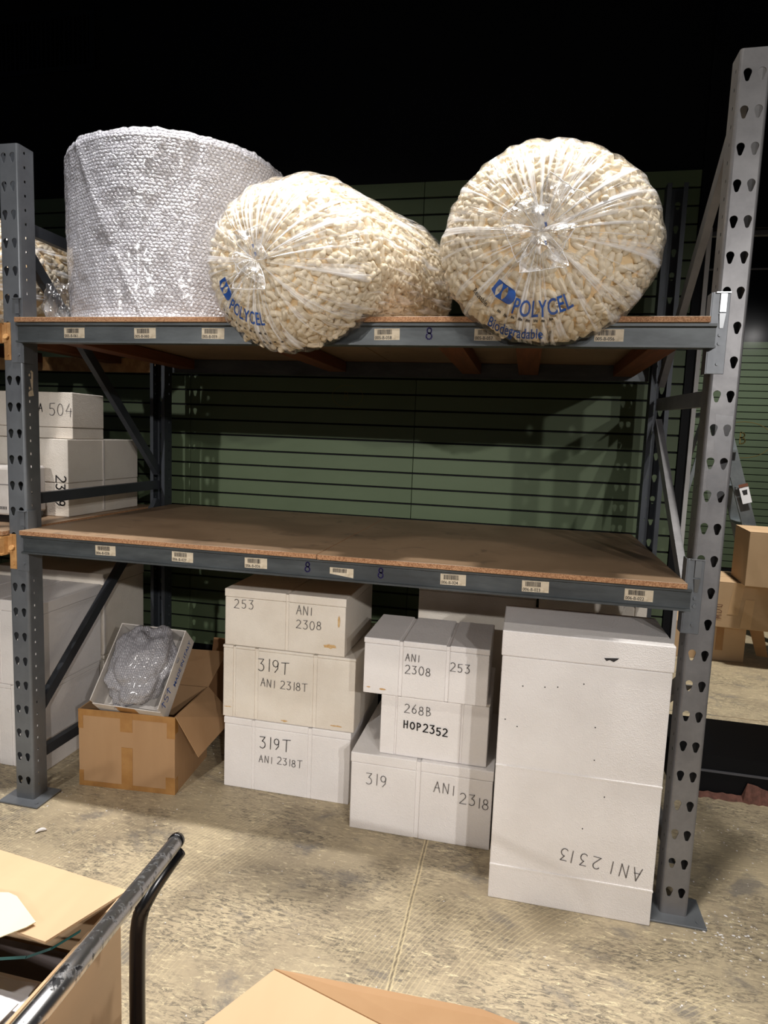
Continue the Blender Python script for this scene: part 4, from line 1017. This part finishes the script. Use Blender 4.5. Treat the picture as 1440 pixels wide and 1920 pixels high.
# front carton at the bottom edge
fb = thing('cardboard_box', 'closed brown box with raised flap fold at the bottom edge foreground', 'box', (1.8, -1.45, 0))
fO = Vector((1.8, -1.45, 0))
q = [Vector(p)-fO for p in ((1.565, -1.175, 0), (1.33, -1.56, 0), (1.75, -1.85, 0), (2.25, -1.62, 0), (2.20, -1.20, 0))]
bm = nbm(); a = [bm.verts.new(v) for v in q]; b = [bm.verts.new(v+Vector((0, 0, .565))) for v in q]
for i in range(5): bm.faces.new((a[i], a[(i+1) % 5], b[(i+1) % 5], b[i]))
bm.faces.new(a[::-1]); bm.faces.new(b); bmesh.ops.recalc_face_normals(bm, faces=bm.faces); obj('body', bm, M['card'], fb)
tp = [Vector(p)-fO for p in ((1.562, -1.170, .600), (1.325, -1.562, .570), (1.75, -1.855, .575), (2.26, -1.62, .60), (2.22, -1.395, .640))]
bm = nbm(); slab(bm, tp, .004); obj('flap', bm, M['card_light'], fb)
tp2 = [Vector(p)-fO for p in ((1.562, -1.170, .602), (2.22, -1.393, .642), (2.24, -1.20, .585), (1.93, -1.155, .598))]
bm = nbm(); slab(bm, tp2, .004); o = obj('flap', bm, M['card'], fb)
# dark print on the far flap
n2 = (tp2[1]-tp2[0]).cross(tp2[2]-tp2[0]).normalized(); rgt = (tp2[1]-tp2[0]).normalized(); mt = frame(Vector((1.865, -1.212, .6035))-fO, rgt, n2.cross(rgt)); 
bm = nbm(); strokes(bm, '^^', .03, .006, mt, jit=0); obj('printed_marks', bm, M['ink'], fb)

# ================================================================== litter of foam crumbs
bm = nbm(); rnd = random.Random(21)
def crumb(x, y, s):
    r = bmesh.ops.create_icosphere(bm, subdivisions=1, radius=s); rt = Matrix.Rotation(rnd.uniform(0, 6), 3, 'Z')
    for v in r['verts']: c = v.co; v.co = rt @ Vector((c.x*rnd.uniform(.8, 1.7), c.y, abs(c.z)*.8))+Vector((x, y, 0.0))
for k in range(260):
    x, y = rnd.uniform(2.45, 3.2), rnd.uniform(-.5, .7); crumb(x, y, rnd.uniform(.0012, .004))
for k in range(230): crumb(rnd.uniform(-.3, 2.6), rnd.uniform(-1.0, .35), rnd.uniform(.001, .0026))
for k in range(60): crumb(rnd.uniform(.05, .72), rnd.uniform(-.05, .7), rnd.uniform(.0015, .004))
for k in range(60): crumb(rnd.gauss(2.66, .08), rnd.gauss(-.03, .06), rnd.uniform(.0015, .005))
o = obj('foam_crumbs', bm, M['foam']); o['kind'] = 'stuff'; tag(o, 'tiny white foam crumbs scattered over the concrete floor', 'crumbs')
bm = nbm(); P = smoothpath([(-.012, -.012, .005), (-.006, .002, .008), (.004, .012, .007), (.014, .016, .004)], 3); tube(bm, P, .005, 8, rs=[.002+.005*math.sin(PI*i/(len(P)-1)) for i in range(len(P))])
o = obj('foam_shard', bm, M['foam']); o.location = (.22, -.17, 0); tag(o, 'curved white foam shard alone on the floor near the left base plate', 'foam shard')
for o in bpy.context.scene.objects:
    n_ = o.name.split('.')[0]
    if n_ in ('handwriting', 'printed_lettering', 'speck', 'vent_slot', 'neck_print', 'chalk_mark', 'printed_marks'): o['kind'] = 'stuff'
